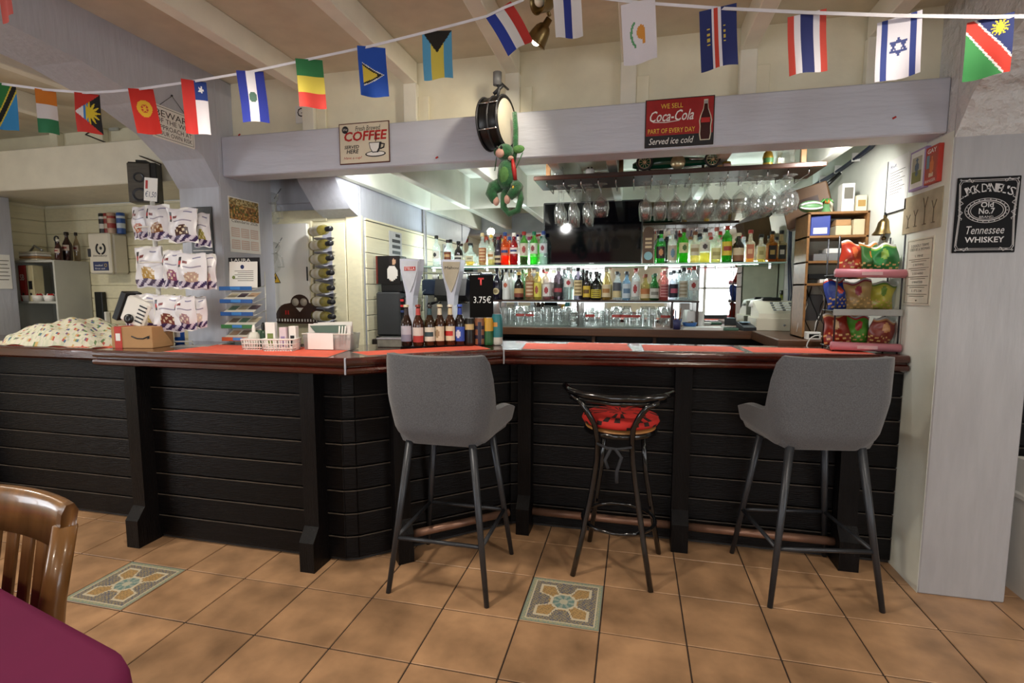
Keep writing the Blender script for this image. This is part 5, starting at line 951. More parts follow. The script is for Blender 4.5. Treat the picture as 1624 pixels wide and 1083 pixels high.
MB().prism([(x, z+.0) for x, z in prof], -.012, 0, 'y').build('board', M_DWOOD, ob)
for sx in (-1, 1): MB().lathe([(.001, 0), (.028, .001), (.028, .004), (.001, .004)], 16).xf(Matrix.Translation((sx*.034, -.012, .155)) @ Matrix.Rotation(PI/2, 4, 'X')).build('eye_disc', mat('pale_coil', '#b8aea0', .5), ob)
MB().prism([(-.03, .115), (.03, .115), (0, .085)], -.016, -.012, 'y').build('beak', M_WHITE, ob)
for k in range(18): MB().box(-.2+k*.0235, -.192+k*.0235, -.015, -.012, .015, .034).build('hook_letter', M_PAPER, ob)
for x in (-.12, .11):
    for q in range(2): MB().box(x+q*.02, x+q*.02+.008, -.015, -.012, .065, .095).build('red_mark', M_INKR, ob)
# jugs hanging beside the column
for k, (px, py, lb_) in enumerate(((428, 330, 'clear glass jug hanging upper beside the column'), (430, 408, 'clear glass jug hanging lower beside the fuse cabinet'))):
    p = AY(px, py, 1.47); t = thing('glass_jug', lb_, 'jug', p, 0); t.rotation_euler = (math.radians(35), math.radians(25), 0)
    MB().lathe([(.001, -.10), (.05, -.10), (.055, -.06), (.045, 0), (.05, .05), (.068, .085), (.066, .085), (.047, .05), (.042, 0), (.001, -.09)], 18).build('body', M_GLS, t); MB().tube([(.05, 0, .06), (.10, 0, .05), (.105, 0, -.03), (.055, 0, -.06)], .006, 8).build('handle', M_GLS, t)
    MB().tube([(0, .05, .05), (0, .12, .10)], .004, 6).build('hook', M_CHROME, t)
# ================================================================== SIGNS
def face(px, py, Y): return AY(px, py, Y)
# coffee sign on the beam
p = face(578, 227, .999); cs = thing('coffee_sign', 'cream tin coffee sign with red lettering on the front beam', 'sign', (p.x, .999, p.z), 0)
w2, h2 = .153, .11
MB().box(-w2, w2, -.004, 0, -h2, h2, .002).build('plate', mat('sign_rust_edge', '#5a2c20', .5), cs); MB().box(-w2+.006, w2-.006, -.005, -.004, -h2+.006, h2-.006).build('face', mat('sign_cream', '#dcd2bc', .4, var=.06), cs)
text('Fresh Brewed', .025, .078, .15, .026, M_INKK, cs, -.0056, slant=.2); text('COFFEE', .01, .038, .26, .052, M_INKR, cs, -.0056, slant=.15, bold=.03); text('SERVED', -.075, -.018, .09, .018, M_INKK, cs, -.0056, slant=.2, bold=.02); text('HERE', -.07, -.042, .075, .022, M_INKK, cs, -.0056, slant=.2, bold=.02); text('Have a cup!', -.07, -.078, .11, .018, M_INKR, cs, -.0056, slant=.2)
MB().lathe([(.001, 0), (.02, .001)], 20).xf(Matrix.Translation((-.112, -.0056, .075)) @ Matrix.Rotation(PI/2, 4, 'X')).build('badge', M_INKK, cs); text('25¢', -.112, .075, .028, .014, M_INKW, cs, -.0072)
MB().prism([(.03, .0), (.105, .0), (.10, -.03), (.085, -.055), (.05, -.055), (.035, -.03)], -.0062, -.0055, 'y').build('cup_outline', M_INKK, cs); MB().prism([(.034, -.004), (.092, -.004), (.088, -.03), (.076, -.05), (.052, -.05), (.039, -.03)], -.0068, -.0062, 'y').build('cup_fill', M_INKW, cs)
MB().add([(.068+.062*math.cos(a), -.006, -.062+.016*math.sin(a)) for a in [2*PI*k/20 for k in range(20)]], [list(range(20))[::-1]]).build('saucer', M_INKK, cs); MB().add([(.068+.054*math.cos(a), -.0061, -.061+.011*math.sin(a)) for a in [2*PI*k/20 for k in range(20)]], [list(range(20))[::-1]]).build('saucer_fill', M_INKW, cs)
MB().tube([(.10, -.006, -.008), (.122, -.006, -.012), (.118, -.006, -.03), (.098, -.006, -.036)], .004, 5).build('cup_handle', M_INKK, cs); MB().tube([(.07, -.006, .004), (.078, -.006, .03), (.068, -.006, .05)], .002, 5).build('steam', M_INKK, cs)
# cola sign
p = face(1077, 194, .999); cs = thing('cola_sign', 'red and black tin cola sign with a bottle on the front beam', 'sign', (p.x, .999, p.z), 0); w2, h2 = .157, .112
MB().box(-w2, w2, -.004, 0, -h2, h2, .003).build('plate', mat('sign_dark_edge', '#241c1a', .5), cs); MB().box(-w2+.005, w2-.005, -.005, -.004, -h2+.055, h2-.005).build('red_field', mat('cola_red', '#9c1f22', .35, var=.12, scale=20), cs); MB().box(-w2+.005, w2-.005, -.005, -.004, -h2+.005, -h2+.054).build('black_field', M_INKK, cs)
text('WE SELL', -.035, .077, .10, .022, M_INKY, cs, -.0056); text('Coca-Cola', -.035, .032, .20, .05, M_INKW, cs, -.0056, slant=.35, bold=.01); MB().tube([(-.12, -.0058, .006), (-.06, -.0058, .002), (.0, -.0058, .008)], .0022, 5).build('swash', M_INKW, cs); text('PART OF EVERY DAY', -.035, -.036, .215, .022, M_INKY, cs, -.0056); text('Served ice cold', -.035, -.083, .205, .03, M_INKW, cs, -.0056, slant=.3)
bp = [(.0, 1), (.16, 1), (.16, .9), (.2, .78), (.42, .6), (.5, .48), (.44, .34), (.46, .14), (.38, 0)]
poly = [(x, z) for x, z in bp[1:]]+[(-x, z) for x, z in bp[1:][::-1]]
MB().prism([(.118+x*.058, -.09+z*.185) for x, z in poly], -.0056, -.005, 'y').build('bottle_halo', mat('sign_cream', '#dcd2bc'), cs); MB().prism([(.118+x*.048, -.086+z*.176) for x, z in poly], -.0062, -.0056, 'y').build('bottle_picture', mat('cola_brown', '#3a1414', .2), cs); MB().box(.098, .138, -.0066, -.0062, -.01, .012).build('bottle_label', M_INKR, cs); MB().box(.11, .126, -.0066, -.0062, .075, .09).build('bottle_cap', M_STEEL, cs)
# whiskey sign on the pillar
p = face(1563, 341, .944); js = thing('whiskey_sign', 'black tin whiskey sign with white lettering on the grey pillar', 'sign', (p.x, .944, p.z), 0); w2, h2 = .112, .156
MB().box(-w2, w2, -.005, 0, -h2, h2, .006).build('plate', mat('matt_black_tin', '#0b0a0d', .5, spec=.15), js)
M_INKG = mat('pale_grey_ink', '#c9c6c8', .5)
def arcword(s, r, a0, cz, size, par):
    n = len(s)
    for i, ch in enumerate(s):
        if ch == ' ': continue
        a = a0*(1-2*i/(n-1)); o = text(ch, 0, 0, size*.62*(.45 if ch in "I'" else 1), size*(.35 if ch == "'" else 1), M_INKG, par, 0)
        o.location = (-r*math.sin(a), -.0056, cz+r*math.cos(a)-r); o.rotation_euler = (0, -a, 0)
        if ch == "'": o.location.z += size*.3
arcword("JACK DANIEL'S", .20, .42, .112, .034, js); text('Old', 0, .042, .045, .022, M_INKG, js, -.0056, bold=.02); text('No.7', 0, .016, .056, .024, M_INKG, js, -.0056, bold=.02); text('BRAND', 0, -.008, .05, .009, M_INKG, js, -.0056); text('Tennessee', 0, -.062, .135, .033, M_INKG, js, -.0056, slant=.25); text('WHISKEY', 0, -.102, .14, .024, M_INKG, js, -.0056, bold=.02)
for rx, rz_, th in ((.066, .042, .0022), (.058, .036, .0012), (.078, .05, .0014)): MB().tube([(rx*math.cos(a), -.0056, .018+rz_*math.sin(a)) for a in [2*PI*k/36 for k in range(36)]], th, 5, True).build('oval_ring', M_INKG, js)
for k in range(22): a = 2*PI*k/22; MB().ball((.072*math.cos(a), -.0058, .018+.046*math.sin(a)), .0022, 6, 4).build('bead', M_INKG, js)
for th, k in ((.0016, .94), (.0011, .90)): MB().tube([(x*k, -.0056, z*k*.985) for x, z in [(-w2*.92, -h2), (w2*.92, -h2), (w2*.99, -h2*.9), (w2*.93, 0), (w2*.99, h2*.9), (w2*.92, h2), (-w2*.92, h2), (-w2*.99, h2*.9), (-w2*.93, 0), (-w2*.99, -h2*.9)]], th, 5, True).build('border_line', M_INKG, js)
for sx in (-1, 1):
    for sz in (-1, 1): MB().tube([(sx*(.055+.03*t_), -.0056, sz*(.143-.012*math.sin(t_*9)*(1-t_))) for t_ in [q/8 for q in range(9)]], .0014, 5).build('scroll', M_INKG, js); MB().tube([(sx*(.094+.008*math.sin(t_*12)), -.0056, .03-sz*.05*t_) for t_ in [q/8 for q in range(9)]], .0014, 5).build('scroll', M_INKG, js); MB().ball((sx*.101, -.005, sz*.146), .004, 8, 5).build('nail', M_STEEL, js)
# hanging BEWARE sign on the face of the arch
a_, b_ = AX(240, 200, .077), AX(306, 200, .077); wd = b_.y-a_.y; zc = AX(272, 200, .077).z; bs = thing('beware_sign', 'white hanging warning sign with thin black border on the arch', 'sign', (.079, (a_.y+b_.y)/2, zc), PI/2)
MB().box(-wd/2, wd/2, -.006, 0, -.085, .085, .004).build('board', M_PAPER, bs)
MB().tube([(-wd/2+.012, -.0065, -.075), (wd/2-.012, -.0065, -.075), (wd/2-.012, -.0065, .075), (-wd/2+.012, -.0065, .075)], .0014, 5, True).build('border_line', M_INKK, bs)
for s_, z, h in (('BEWARE', .045, .032), ('OF THE WIFE', .010, .024), ('APPROACH AT', -.024, .024), ('YOUR OWN RISK', -.054, .022)): text(s_, 0, z, wd*.84, h, M_INKK, bs, -.0066)
MB().tube([(-wd*.3, -.003, .085), (0, -.003, .155), (wd*.3, -.003, .085)], .0016, 5).build('string', M_DGREY, bs); MB().ball((0, -.003, .157), .005, 8, 6).build('nail', M_DGREY, bs)
# pictures on the bar side wall (facing -X)
def wall_sign(name, label, cat, x0, y0, x1, y1, m, dz=0, th=.004):
    a = AX(x0, (y0+y1)/2, 3.763); b = AX(x1, (y0+y1)/2, 3.763); zt = (AX(x0, y0, 3.763).z+AX(x1, y0, 3.763).z)/2; zb_ = (AX(x0, y1, 3.763).z+AX(x1, y1, 3.763).z)/2
    W_, H_ = abs(a.y-b.y), zt-zb_; yc = (a.y+b.y)/2; X_ = 3.764
    t = thing(name, label, cat, (X_, yc, (zt+zb_)/2), -PI/2); MB().box(-W_/2, W_/2, -th, 0, -H_/2, H_/2, .001).build('board', m, t); return t, W_, H_
t, W_, H_ = wall_sign('glasses_picture', 'beige tin picture of four cocktail glasses on the bar side wall', 'picture', 1434, 306, 1494, 366, mat('sepia_board', '#a3957a', .5, var=.2, scale=14))
M_SEP = mat('sepia_ink', '#5e5444', .6)
for k, (fx, s) in enumerate(((-.34, .8), (-.14, 1), (.10, 1.6), (.32, 1.3))):
    MB().tube([(fx*W_, -.005, -.06), (fx*W_, -.005, -.06+.045*s)], .0016, 5).tube([(fx*W_-.014, -.005, -.06), (fx*W_+.014, -.005, -.06)], .002, 5).tube([(fx*W_-.018, -.005, -.06+.075*s), (fx*W_, -.005, -.06+.045*s), (fx*W_+.018, -.005, -.06+.075*s)], .0016, 5).build('glass_drawing', M_SEP, t)
t, W_, H_ = wall_sign('terms_sign', 'white printed sign listing five deadly terms on the bar side wall', 'sign', 1437, 378, 1479, 484, mat('ivory_paper', '#dedac8', .6))
MB().tube([(-W_*.45, -.0045, -H_*.47), (W_*.45, -.0045, -H_*.47), (W_*.45, -.0045, H_*.47), (-W_*.45, -.0045, H_*.47)], .0012, 5, True).build('border_line', M_SEP, t)
text('5 DEADLY TERMS', 0, H_*.39, W_*.66, H_*.04, M_INKK, t, -.0046); text('USED BY A WOMAN', 0, H_*.335, W_*.72, H_*.04, M_INKK, t, -.0046)
for k, s_ in enumerate(('1. FINE', '2. NOTHING', '3. GO AHEAD', '4. WHATEVER', "5. IT'S OK")):
    text(s_, 0, H_*(.235-k*.13), W_*(.3+.1*(len(s_) > 8)), H_*.035, M_INKK, t, -.0046)
    for q in range(2): MB().box(-W_*(.38-.1*q), W_*(.38-.1*q), -.0046, -.004, H_*(.235-k*.13)-.017-q*.009, H_*(.235-k*.13)-.0145-q*.009).build('print_line', M_SEP, t)
MB().prism([(-.01, -H_*.42), (.01, -H_*.42), (0, -H_*.445)], -.0046, -.004, 'y').build('ornament', M_SEP, t)
t, W_, H_ = wall_sign('red_poster', 'red comic cover with orange figure by the end of the beam', 'poster', 1475, 232, 1495, 290, mat('poster_red', '#b3301f', .5), th=.02)
text('GAY', 0, H_*.38, W_*.72, H_*.12, M_INKW, t, -.0206, bold=.02); text('RANGER', 0, -H_*.42, W_*.8, H_*.08, M_INKW, t, -.0206)
MB().grid(16, 22, lambda u, v: ((u-.5)*W_*.78, -.0206, H_*(.28-v*.60)), lambda u, v: '#d8763a' if (u-.55)**2*2.5+(v-.55)**2 < .10 or (u-.55)**2*3+(v-.18)**2 < .012 else ('#e2cdb4' if v > .8 and .3 < u < .75 else '#6a8a9a' if u < .3 and v < .6 else '#a8452c'), False).build('cover_picture', M_PRINT, t)
t, W_, H_ = wall_sign('purple_picture', 'lilac-framed picture of a blue animal beside the red cover', 'picture', 1450, 238, 1474, 300, mat('lilac_frame', '#a890c0', .4), th=.02)
MB().box(-W_*.42, W_*.42, -.0206, -.02, -H_*.45, H_*.45).build('mount', M_PAPER, t); MB().grid(14, 20, lambda u, v: ((u-.5)*W_*.62, -.0212, H_*(.32-v*.64)), lambda u, v: '#5a6a80' if (u-.5)**2*3+(v-.4)**2*1.5 < .12+.05*math.sin(v*20) else ('#8a8a4c' if v > .55 else '#b8b4a0'), False).build('painting', M_PRINT, t)
t, W_, H_ = wall_sign('licence_paper', 'white printed licence sheet in a dark clip frame above the brass bell', 'notice', 1408, 250, 1440, 334, M_PAPER)
text('Ref.', -W_*.2, H_*.36, W_*.3, H_*.05, M_INKB, t, -.0046)
for q in range(9): MB().box(-W_*.36, W_*(.36-.12*(q % 3)), -.0046, -.004, H_*(.24-q*.05), H_*(.25-q*.05)).build('print_line', mat('grey_print', '#6a665c', .6), t)
MB().box(-W_/2-.004, -W_/2, -.006, 0, -H_/2, H_/2).box(-W_/2-.004, W_/2, -.006, 0, -H_/2-.005, -H_/2).build('frame', M_BLACK, t)
# brass bell on its bracket
p = AY(1402, 372, 1.50); bl = thing('brass_bell', 'brass bar bell on a wall bracket beside the oak unit', 'bell', (p.x, 1.50, p.z))
MB().lathe([(.056, 0), (.053, .006), (.042, .02), (.034, .045), (.030, .065), (.018, .08), (.008, .085), (.008, .10), (.001, .102)], 22).build('bell_cup', M_BRASS, bl); MB().tube([(0, 0, .10), (0, 0, .115), (3.772-p.x, 0, .10)], .007, 8).build('bracket', M_BLACK, bl); MB().tube([(0, 0, .03), (0, 0, -.02)], .004, 6).ball((0, 0, -.02), .012, 10, 8).build('clapper', M_BRASS, bl)
MB().tube([(.0, 0, -.02), (.006, -.004, -.05), (-.005, .003, -.08), (.004, 0, -.12)], .007, 8).build('rope', mat('cotton_rope', '#c8bca0', .8), bl)
# ------------------------------------------------------------------ crisp rack
cxr, cyr = 3.60, 1.33
kr = thing('crisp_rack', 'three-tier counter rack for crisps against the bar side wall', 'rack', (cxr, cyr, ZC)); M_PINK = mat('pink_price_strip', '#cf8490', .45, var=.08)
for sx in (-.135, .15):
    for y in (-.07, .08): MB().tube([(sx, y, 0), (sx, y, .58)], .004, 6).build('upright', M_DGREY, kr)
for k, (z, m) in enumerate(((.02, M_PINK), (.205, M_WHITE), (.385, M_PINK))):
    MB().box(-.145, .155, -.08, .09, z, z+.006, .002).build('tier', M_DGREY, kr)
    if m is M_PINK: st = MB().tube([(-.15, -.085, z+.012), (.155, -.085, z+.006)], .021, 12).build('price_roll', m, kr); MB().box(-.04, .05, -.1075, -.105, z+.0, z+.016).build('strip_print', mat('pale_pink_print', '#e6bcc0', .5), st)
    else: MB().box(-.15, .155, -.09, -.084, z-.02, z+.012, .002).build('wire_front', mat('grey_wire_front', '#a8a8a4', .5), kr)
CR = [(0, -.09, '#8a2a1c', '#c8a878', 'maroon crisp packet on the bottom tier of the crisp rack'), (0, -.005, '#5a9a34', '#b8343c', 'green crisp packet in the middle of the bottom tier'), (0, .09, '#8a3a30', '#c89060', 'rust-coloured crisp packet at the wall end of the bottom tier'),
      (1, -.09, '#26409a', '#c84a3a', 'blue crisp packet with red top on the middle tier'), (1, .0, '#a88a5a', '#8a3040', 'clear packet of golden snacks on the middle tier'), (1, .095, '#b8b048', '#6a8a3a', 'yellow-green crisp packet at the wall end of the middle tier'),
      (2, -.06, '#a8321f', '#d86a3c', 'big red crisp packet tipping forward on the top tier'), (2, .045, '#3a6a34', '#c07a30', 'dark green crisp packet behind the red one on the top tier'), (2, .105, '#2f7a3c', '#8ab04a', 'bright green crisp packet at the wall end of the top tier')]
for k, (tr, dx, c0, c1, lb_) in enumerate(CR):
    t = thing('crisp_packet', lb_, 'crisp packet', (cxr+dx, cyr+.0+.03*(k % 2), ZC+(.0265, .2115, .3915)[tr]), math.radians(-12+9*(k % 4)), 'crisp packets on the counter rack'); H = (.165, .16, .17)[tr]*(1-.06*(k % 3)); Wd = .112; t.rotation_euler = (math.radians(-10+8*(k % 3)), math.radians((-7, 5, 9, -4)[k % 4]), math.radians(-16+11*(k % 4)))
    def P(u, v): e = math.sin(PI*u)**.7*math.sin(PI*min(1, max(0, v)))**.55; return ((u-.5)*Wd*(1-.1*math.sin(v*6+k)), -.036*e+.010*math.sin(v*11+k*2)*math.sin(u*8+k*3)*e, H*(1-v)+.009*math.sin(u*8+k*2)*(1-v))
    cf = lambda u, v: '#d8d4cc' if v < .04 else (c1 if (u-.5)**2*2+(v-.35)**2 < .03 or v < .12 else ('#d8b070' if v > .6 and math.sin(u*23+k)*math.sin(v*29) > .25 else c0))
    MB().grid(16, 18, P, cf).build('front_film', M_TIN, t); MB().grid(8, 10, lambda u, v: (P(u, v)[0], -P(u, v)[1]*.8+.004, P(u, v)[2]), lambda u, v: c0).build('back_film', M_TIN, t)
# ================================================================== HATCH ALCOVE (behind the set-back bar section)
ZL = 1.05
Yf = 1.60; a_ = AY(85, 412, Yf); xr_ = a_.x; zt = a_.z; yb_ = 1.88
cu = thing('alcove_shelves', 'pale grey open shelf unit in the hatch alcove', 'shelf unit', (0, 0, 0)); M_PG = mat('pale_grey_laminate', '#b9bab2', .5, var=.04); xl_ = -2.605
MB().box(xr_-.018, xr_, Yf, yb_, 0, zt, .002).build('side', M_PG, cu); MB().box(xl_, xl_+.018, Yf, yb_, 0, zt, .002).build('side', M_PG, cu); MB().box(xl_+.018, xr_-.018, yb_-.01, yb_, 0, zt).build('back_board', M_PG, cu)
zm = AY(80, 478, Yf).z
for z in (zt, zm, .85): MB().box(xl_+.018, xr_-.018, Yf, yb_-.01, z-.018, z, .002).build('shelf_board', M_PG, cu)
def put(px, py, Y=Yf+.1): return AY(px, py, Y)
for k, (px, c, lb_, mk) in enumerate(((55, '#a02420', 'red lever-arch binder in the alcove shelf unit', 'SB'), (67, '#c9bf98', 'cream lever-arch binder with dark label beside the red binder', ''))):
    p = put(px, 470); t = thing('ring_binder', lb_, 'binder', (p.x, Yf+.07, zm), 0, 'binders in the alcove'); MB().box(-.036, .036, -.05, .03, 0, .30, .003).build('cover', mat('binder_'+c.strip('#'), c, .5), t)
    if mk: text('SB', 0, .2, .045, .05, M_INKW, t, -.0508)
    MB().lathe([(.001, 0), (.012, .001)], 12).xf(Matrix.Translation((0, -.051, .06)) @ Matrix.Rotation(PI/2, 4, 'X')).build('finger_ring', M_INKK, t); MB().box(-.02, .02, -.051, -.05, .10, .17).build('spine_label', M_INKK if not mk else M_INKR, t)
for k, px in enumerate((40, 56, 74)):
    p = put(px, 476, Yf+.02); t = thing('sauce_pot', f'white pot of red sachets on the alcove shelf, {ORD[k]} counted from the hatch column', 'pot', (p.x, Yf+.045, zm), 0, 'white pots in the alcove'); MB().lathe([(.001, 0), (.034, 0), (.044, .05), (.041, .05), (.032, .005), (.001, .005)], 16).build('bowl', M_WHITE, t)
    for q in range(5): MB().box(-.012, .012, -.003, .003, 0, .04).build('sachet', M_INKR if q % 2 == 0 else M_PAPER, t, None, (.018*math.cos(q*1.3), .018*math.sin(q*1.3), .025), (.4*math.sin(q), .5*math.cos(q), q))
t = thing('black_box', 'low black box on the bottom alcove shelf', 'box', (put(55, 500).x, Yf+.12, .85)); MB().box(-.14, .12, -.07, .08, 0, .16, .004).build('case', M_BLACK, t); MB().box(.05, .09, -.02, .04, .16, .24, .002).build('paper', M_PAPER, t)
t = thing('dish_stack', 'stack of cream dishes on the alcove shelf unit', 'dishes', (put(52, 408).x, Yf+.12, zt+.001))
for q in range(4): MB().box(-.10, .10, -.06, .06, .0+q*.02, .018+q*.02, .006).build('dish', (M_BEIGE, M_CARD, M_WHITE, M_BEIGE)[q], t)
MB().tube([(-.05, 0, .085), (.0, 0, .13), (.05, .01, .10), (.08, 0, .09)], .009, 6).build('tongs', M_STEEL, t)
t = thing('bottle_opener', 'upright metal tool with round loop on the alcove shelf unit', 'tool', (put(92, 410).x, Yf+.10, zt)); MB().tube([(0, 0, 0), (0, 0, .16)], .012, 8).tube([(.022*math.cos(a), 0, .18+.022*math.sin(a)) for a in [2*PI*k/14 for k in range(14)]], .006, 6, True).build('shaft', M_DGREY, t); MB().lathe([(.001, 0), (.025, 0), (.02, .01), (.001, .012)], 12).build('base', M_DGREY, t)
for px, lb_, c, cap, H, R in ((106, 'brown sauce bottle with white lid on the alcove shelf unit', '#3a1410', '#dcd8cc', .17, .030), (117, 'large dark cola bottle with white label in the alcove', '#2a1210', '#1c1414', .235, .038), (127, 'clear slim bottle beside the first-aid cabinet', '~#b8a890', '#241c1c', .24, .026)):
    yb2 = {106: 1.665, 117: 1.735, 127: 1.81}[px]; p = put(px, 405, yb2); bottle('sauce_bottle', lb_, min(p.x, xr_-.03), yb2, zt+.001, H, R*.9, c, cap, 'slim', ('#c8b8a8', '#8a2a24', .35, .55), None, group='bottles in the hatch alcove')
# first-aid cabinet
a_ = AY(138, 370, 1.72); b_ = AY(177, 434, 1.72); ax, bx, at_, ab_ = a_.x, b_.x, a_.z, b_.z
fa = thing('first_aid_cabinet', 'white first-aid cabinet with wreath emblem on the alcove wall', 'cabinet', ((ax+bx)/2, 1.72, ab_)); hw, hh = (bx-ax)/2, at_-ab_
M_FA = mat('off_white_steel', '#d6d0c0', .4, var=.03)
MB().box(-hw, hw, .03, .162, 0, hh, .015).build('body', M_FA, fa); d = MB().box(-hw, hw, 0, .03, 0, hh, .01).build('door', M_FA, fa); MB().box(-hw-.004, -hw+.025, -.006, 0, hh*.42, hh*.62, .003).build('handle', M_DGREY, d)
for s_ in (-1, 1): MB().tube([(s_*.045*math.sin(a)+.02, -.002, hh*.62-.045*math.cos(a)) for a in [PI*(.08+.72*k/10) for k in range(11)]], .007, 6).build('wreath', M_INKK, d)
MB().ball((.02, -.002, hh*.63), (.013, .004, .013), 12, 8).build('emblem', M_INKK, d); text('berndusty', .01, hh*.44, hw*1.3, .022, M_INKK, d, -.0012, slant=.2)
pl = MB().box(-hw*.62, hw*.8, -.003, 0, hh*.08, hh*.30, .001).build('blue_plate', M_INKB, d); text('medical', -.01, hh*.21, hw*.7, .014, M_INKW, pl, -.0036); text('first aid', .0, hh*.13, hw*.9, .012, M_INKW, pl, -.0036); MB().tube([(hw*.55+.012*math.cos(a), -.0034, hh*.21+.012*math.sin(a)) for a in [2*PI*k/14 for k in range(14)]], .0015, 5, True).build('star_ring', M_INKY, pl)
for px, lb_, c0, c1 in ((161, 'dark tin with white stripe on the first-aid cabinet', '#26241f', '#d8d4cc'), (169, 'red-topped tin on the first-aid cabinet', '#8a2420', '#c8b8a4'), (178, 'cream and red tin on the first-aid cabinet', '#c9a890', '#a83a30'), (189, 'blue tin at the end of the first-aid cabinet', '#2c56a0', '#c8d4e0')):
    p = AY(px, 366, 1.80); t = thing('food_tin', lb_, 'tin', (p.x, 1.80+.02*(px % 2), at_+.001), 0, 'tins on the first-aid cabinet'); MB().lathe([(.03, 0)]+[(.031, .004+.16*q/8) for q in range(9)]+[(.028, .17)], 16, cols=lambda u, v: lin(c1 if .3 < v < .5 or .7 < v < .78 else c0)).build('can_body', M_TIN, t); MB().lathe([(.001, .168), (.026, .168), (.0285, .171)], 14).build('can_lid', M_STEEL, t)
t = thing('leaning_panel', 'black flat panel leaning beside the alcove shelves', 'panel', (xr_+.12, 1.86, 0)); MB().box(-.04, .04, -.02, .02, 0, 1.37, .004).build('slab', M_BLACK, t); MB().box(.05, .07, -.02, .02, 0, 1.2, .004).build('slat', M_PAPER, t)
p = AX(8, 430, -2.408); t = thing('column_notice', 'white paper notice pinned to the hatch column', 'notice', (-2.408, p.y-.01, p.z), PI/2); MB().box(-.05, .05, -.002, 0, -.14, .13).build('sheet', M_PAPER, t)
for q in range(6): MB().box(-.04, .04-.01*(q % 2), -.003, -.002, .08-q*.03, .086-q*.03).build('print_line', mat('grey_print', '#6a665c', .6), t)
p = AZ(12, 530, ZL); t = thing('menu_holder', 'spiral-bound menu in a stand on the set-back bar top', 'menu', (p.x, .95, ZL), .1); MB().box(-.11, .09, -.004, .004, 0, .20, .002).build('board', M_BLACK, t, None, None, (math.radians(-12), 0, 0)); MB().box(-.10, .07, -.008, -.005, .03, .15).build('page', M_PAPER, t, None, None, (math.radians(-12), 0, 0))
for k in range(8): MB().tube([(-.09+k*.022, .008*math.cos(a)+.04, .2+.008*math.sin(a)) for a in [2*PI*q/8 for q in range(8)]], .0015, 5, True).build('spiral', M_DGREY, t)
# plug, socket and speaker
pk = AY(181, 198, 1.61); sk = thing('wall_socket', 'wall socket with a black plug above the hatch beam', 'socket', (pk.x, 1.612, pk.z)); MB().box(-.04, .05, -.02, .0, -.045, .045, .006).build('plate', M_PG, sk); MB().tube([(-.01, -.02, .0), (-.01, -.05, .0)], .018, 10).build('plug', M_BLACK, sk)
p = AY(241, 294, 1.2); sp = thing('loudspeaker', 'black bookshelf loudspeaker with wood front hanging under the arch', 'loudspeaker', (p.x, 1.12, p.z), math.radians(26))
MB().box(-.075, .09, .012, .10, -.125, .135, .004).build('cabinet', M_BLACK, sp); MB().box(-.075, .055, 0, .012, -.125, .125, .003).build('baffle', mat('grey_oak_front', '#4f4a42', .5, var=.2, scale=10, stretch=(1, 1, 12)), sp)
for z, r in ((.035, .033), (-.075, .045)): dr = MB().lathe([(r, 0), (r*.95, .006), (r*.8, .004), (r*.3, -.008), (.001, -.004)], 20).xf(Matrix.Translation((-.01, 0, z)) @ Matrix.Rotation(PI/2, 4, 'X')).build('driver', M_DGREY, sp)
MB().box(-.03, .03, .02, .11, .135, .15).build('bracket', M_BLACK, sp)
q = Vector(sp.location); mb = MB().tube([(pk.x-.01, 1.56, pk.z), (pk.x-.03, 1.5, pk.z-.05), (pk.x+.05, 1.35, pk.z-.15), (q.x+.02, 1.26, q.z+.15), (q.x+.02, 1.245, q.z+.10)], .005, 6); tag(mb.build('speaker_cable', M_BLACK), 'black cable from the wall plug to the loudspeaker', 'cable')
# cloth heap, carton and device
p = AZ(70, 545, ZL)
def heap(u, v):
    x, y = (u-.5)*1.05, (v-.5)*.46; r = max(0, 1-(x/.52)**2-(y/.23)**2)
    z = .135*r**.55*(1+.10*math.sin(x*9+1))+.012*math.sin(x*31+y*23)*r**.5+.009*math.sin(y*47-x*19)
    return (x, -y-.25*max(0, -x-.25)*.0, max(.001, z))
random.seed(9)
hp = MB().grid(90, 44, heap, lambda u, v: random.choice(('#d9d6c0', '#cfd0b8', '#d9d6c0', '#c2c6ae', '#d9d2c4')) if math.sin(u*70+v*45+2*math.sin(v*20))*math.sin(v*83-u*31) < .5 else random.choice(('#6a8a5c', '#b8584c', '#4a6a8c', '#c9a86a', '#7a5a7a'))).build('printed_cloth', M_CLOTH, None, None, (-.98, .88, ZL)); tag(hp, 'crumpled flower-printed cloth heaped on the set-back bar top', 'cloth')
t = MB().prism([(-1.25, .66), (-.36, .66), (-.36, .80), (-1.25, .80)], ZL+.0004, ZL+.0022).build('placemat', M_MAT); tag(t, 'coral red mat showing under the printed cloth', 'placemat')
cb_ = thing('parcel_box', 'brown cardboard parcel with curved arrow print and red tape', 'box', (-.165, .62, ZC+.0003), math.radians(10)); MB().box(-.115, .115, -.07, .09, 0, .115, .002).build('carton', M_CARD, cb_)
MB().tube([(.0, -.071, .065), (.03, -.071, .053), (.065, -.071, .052), (.095, -.071, .064)], .0035, 6).build('smile_arrow', M_INKK, cb_); MB().prism([(.085, .05), (.10, .07), (.10, .052)], -.072, -.0705, 'y').build('arrow_head', M_INKK, cb_)
MB().box(-.095, -.055, -.0725, -.0705, -.0, .115).box(-.095, -.055, -.07, .09, .115, .1165).build('red_tape', mat('red_parcel_tape', '#c0392c', .4), cb_); MB().box(-.088, -.062, -.0735, -.0725, .04, .08).build('tape_print', M_PAPER, cb_)
dv = thing('speaker_box', 'white tilted speaker box with black front and round knob on the parcel', 'device', (-.27, .66, ZC+.136), (0, math.radians(24), math.radians(10)))
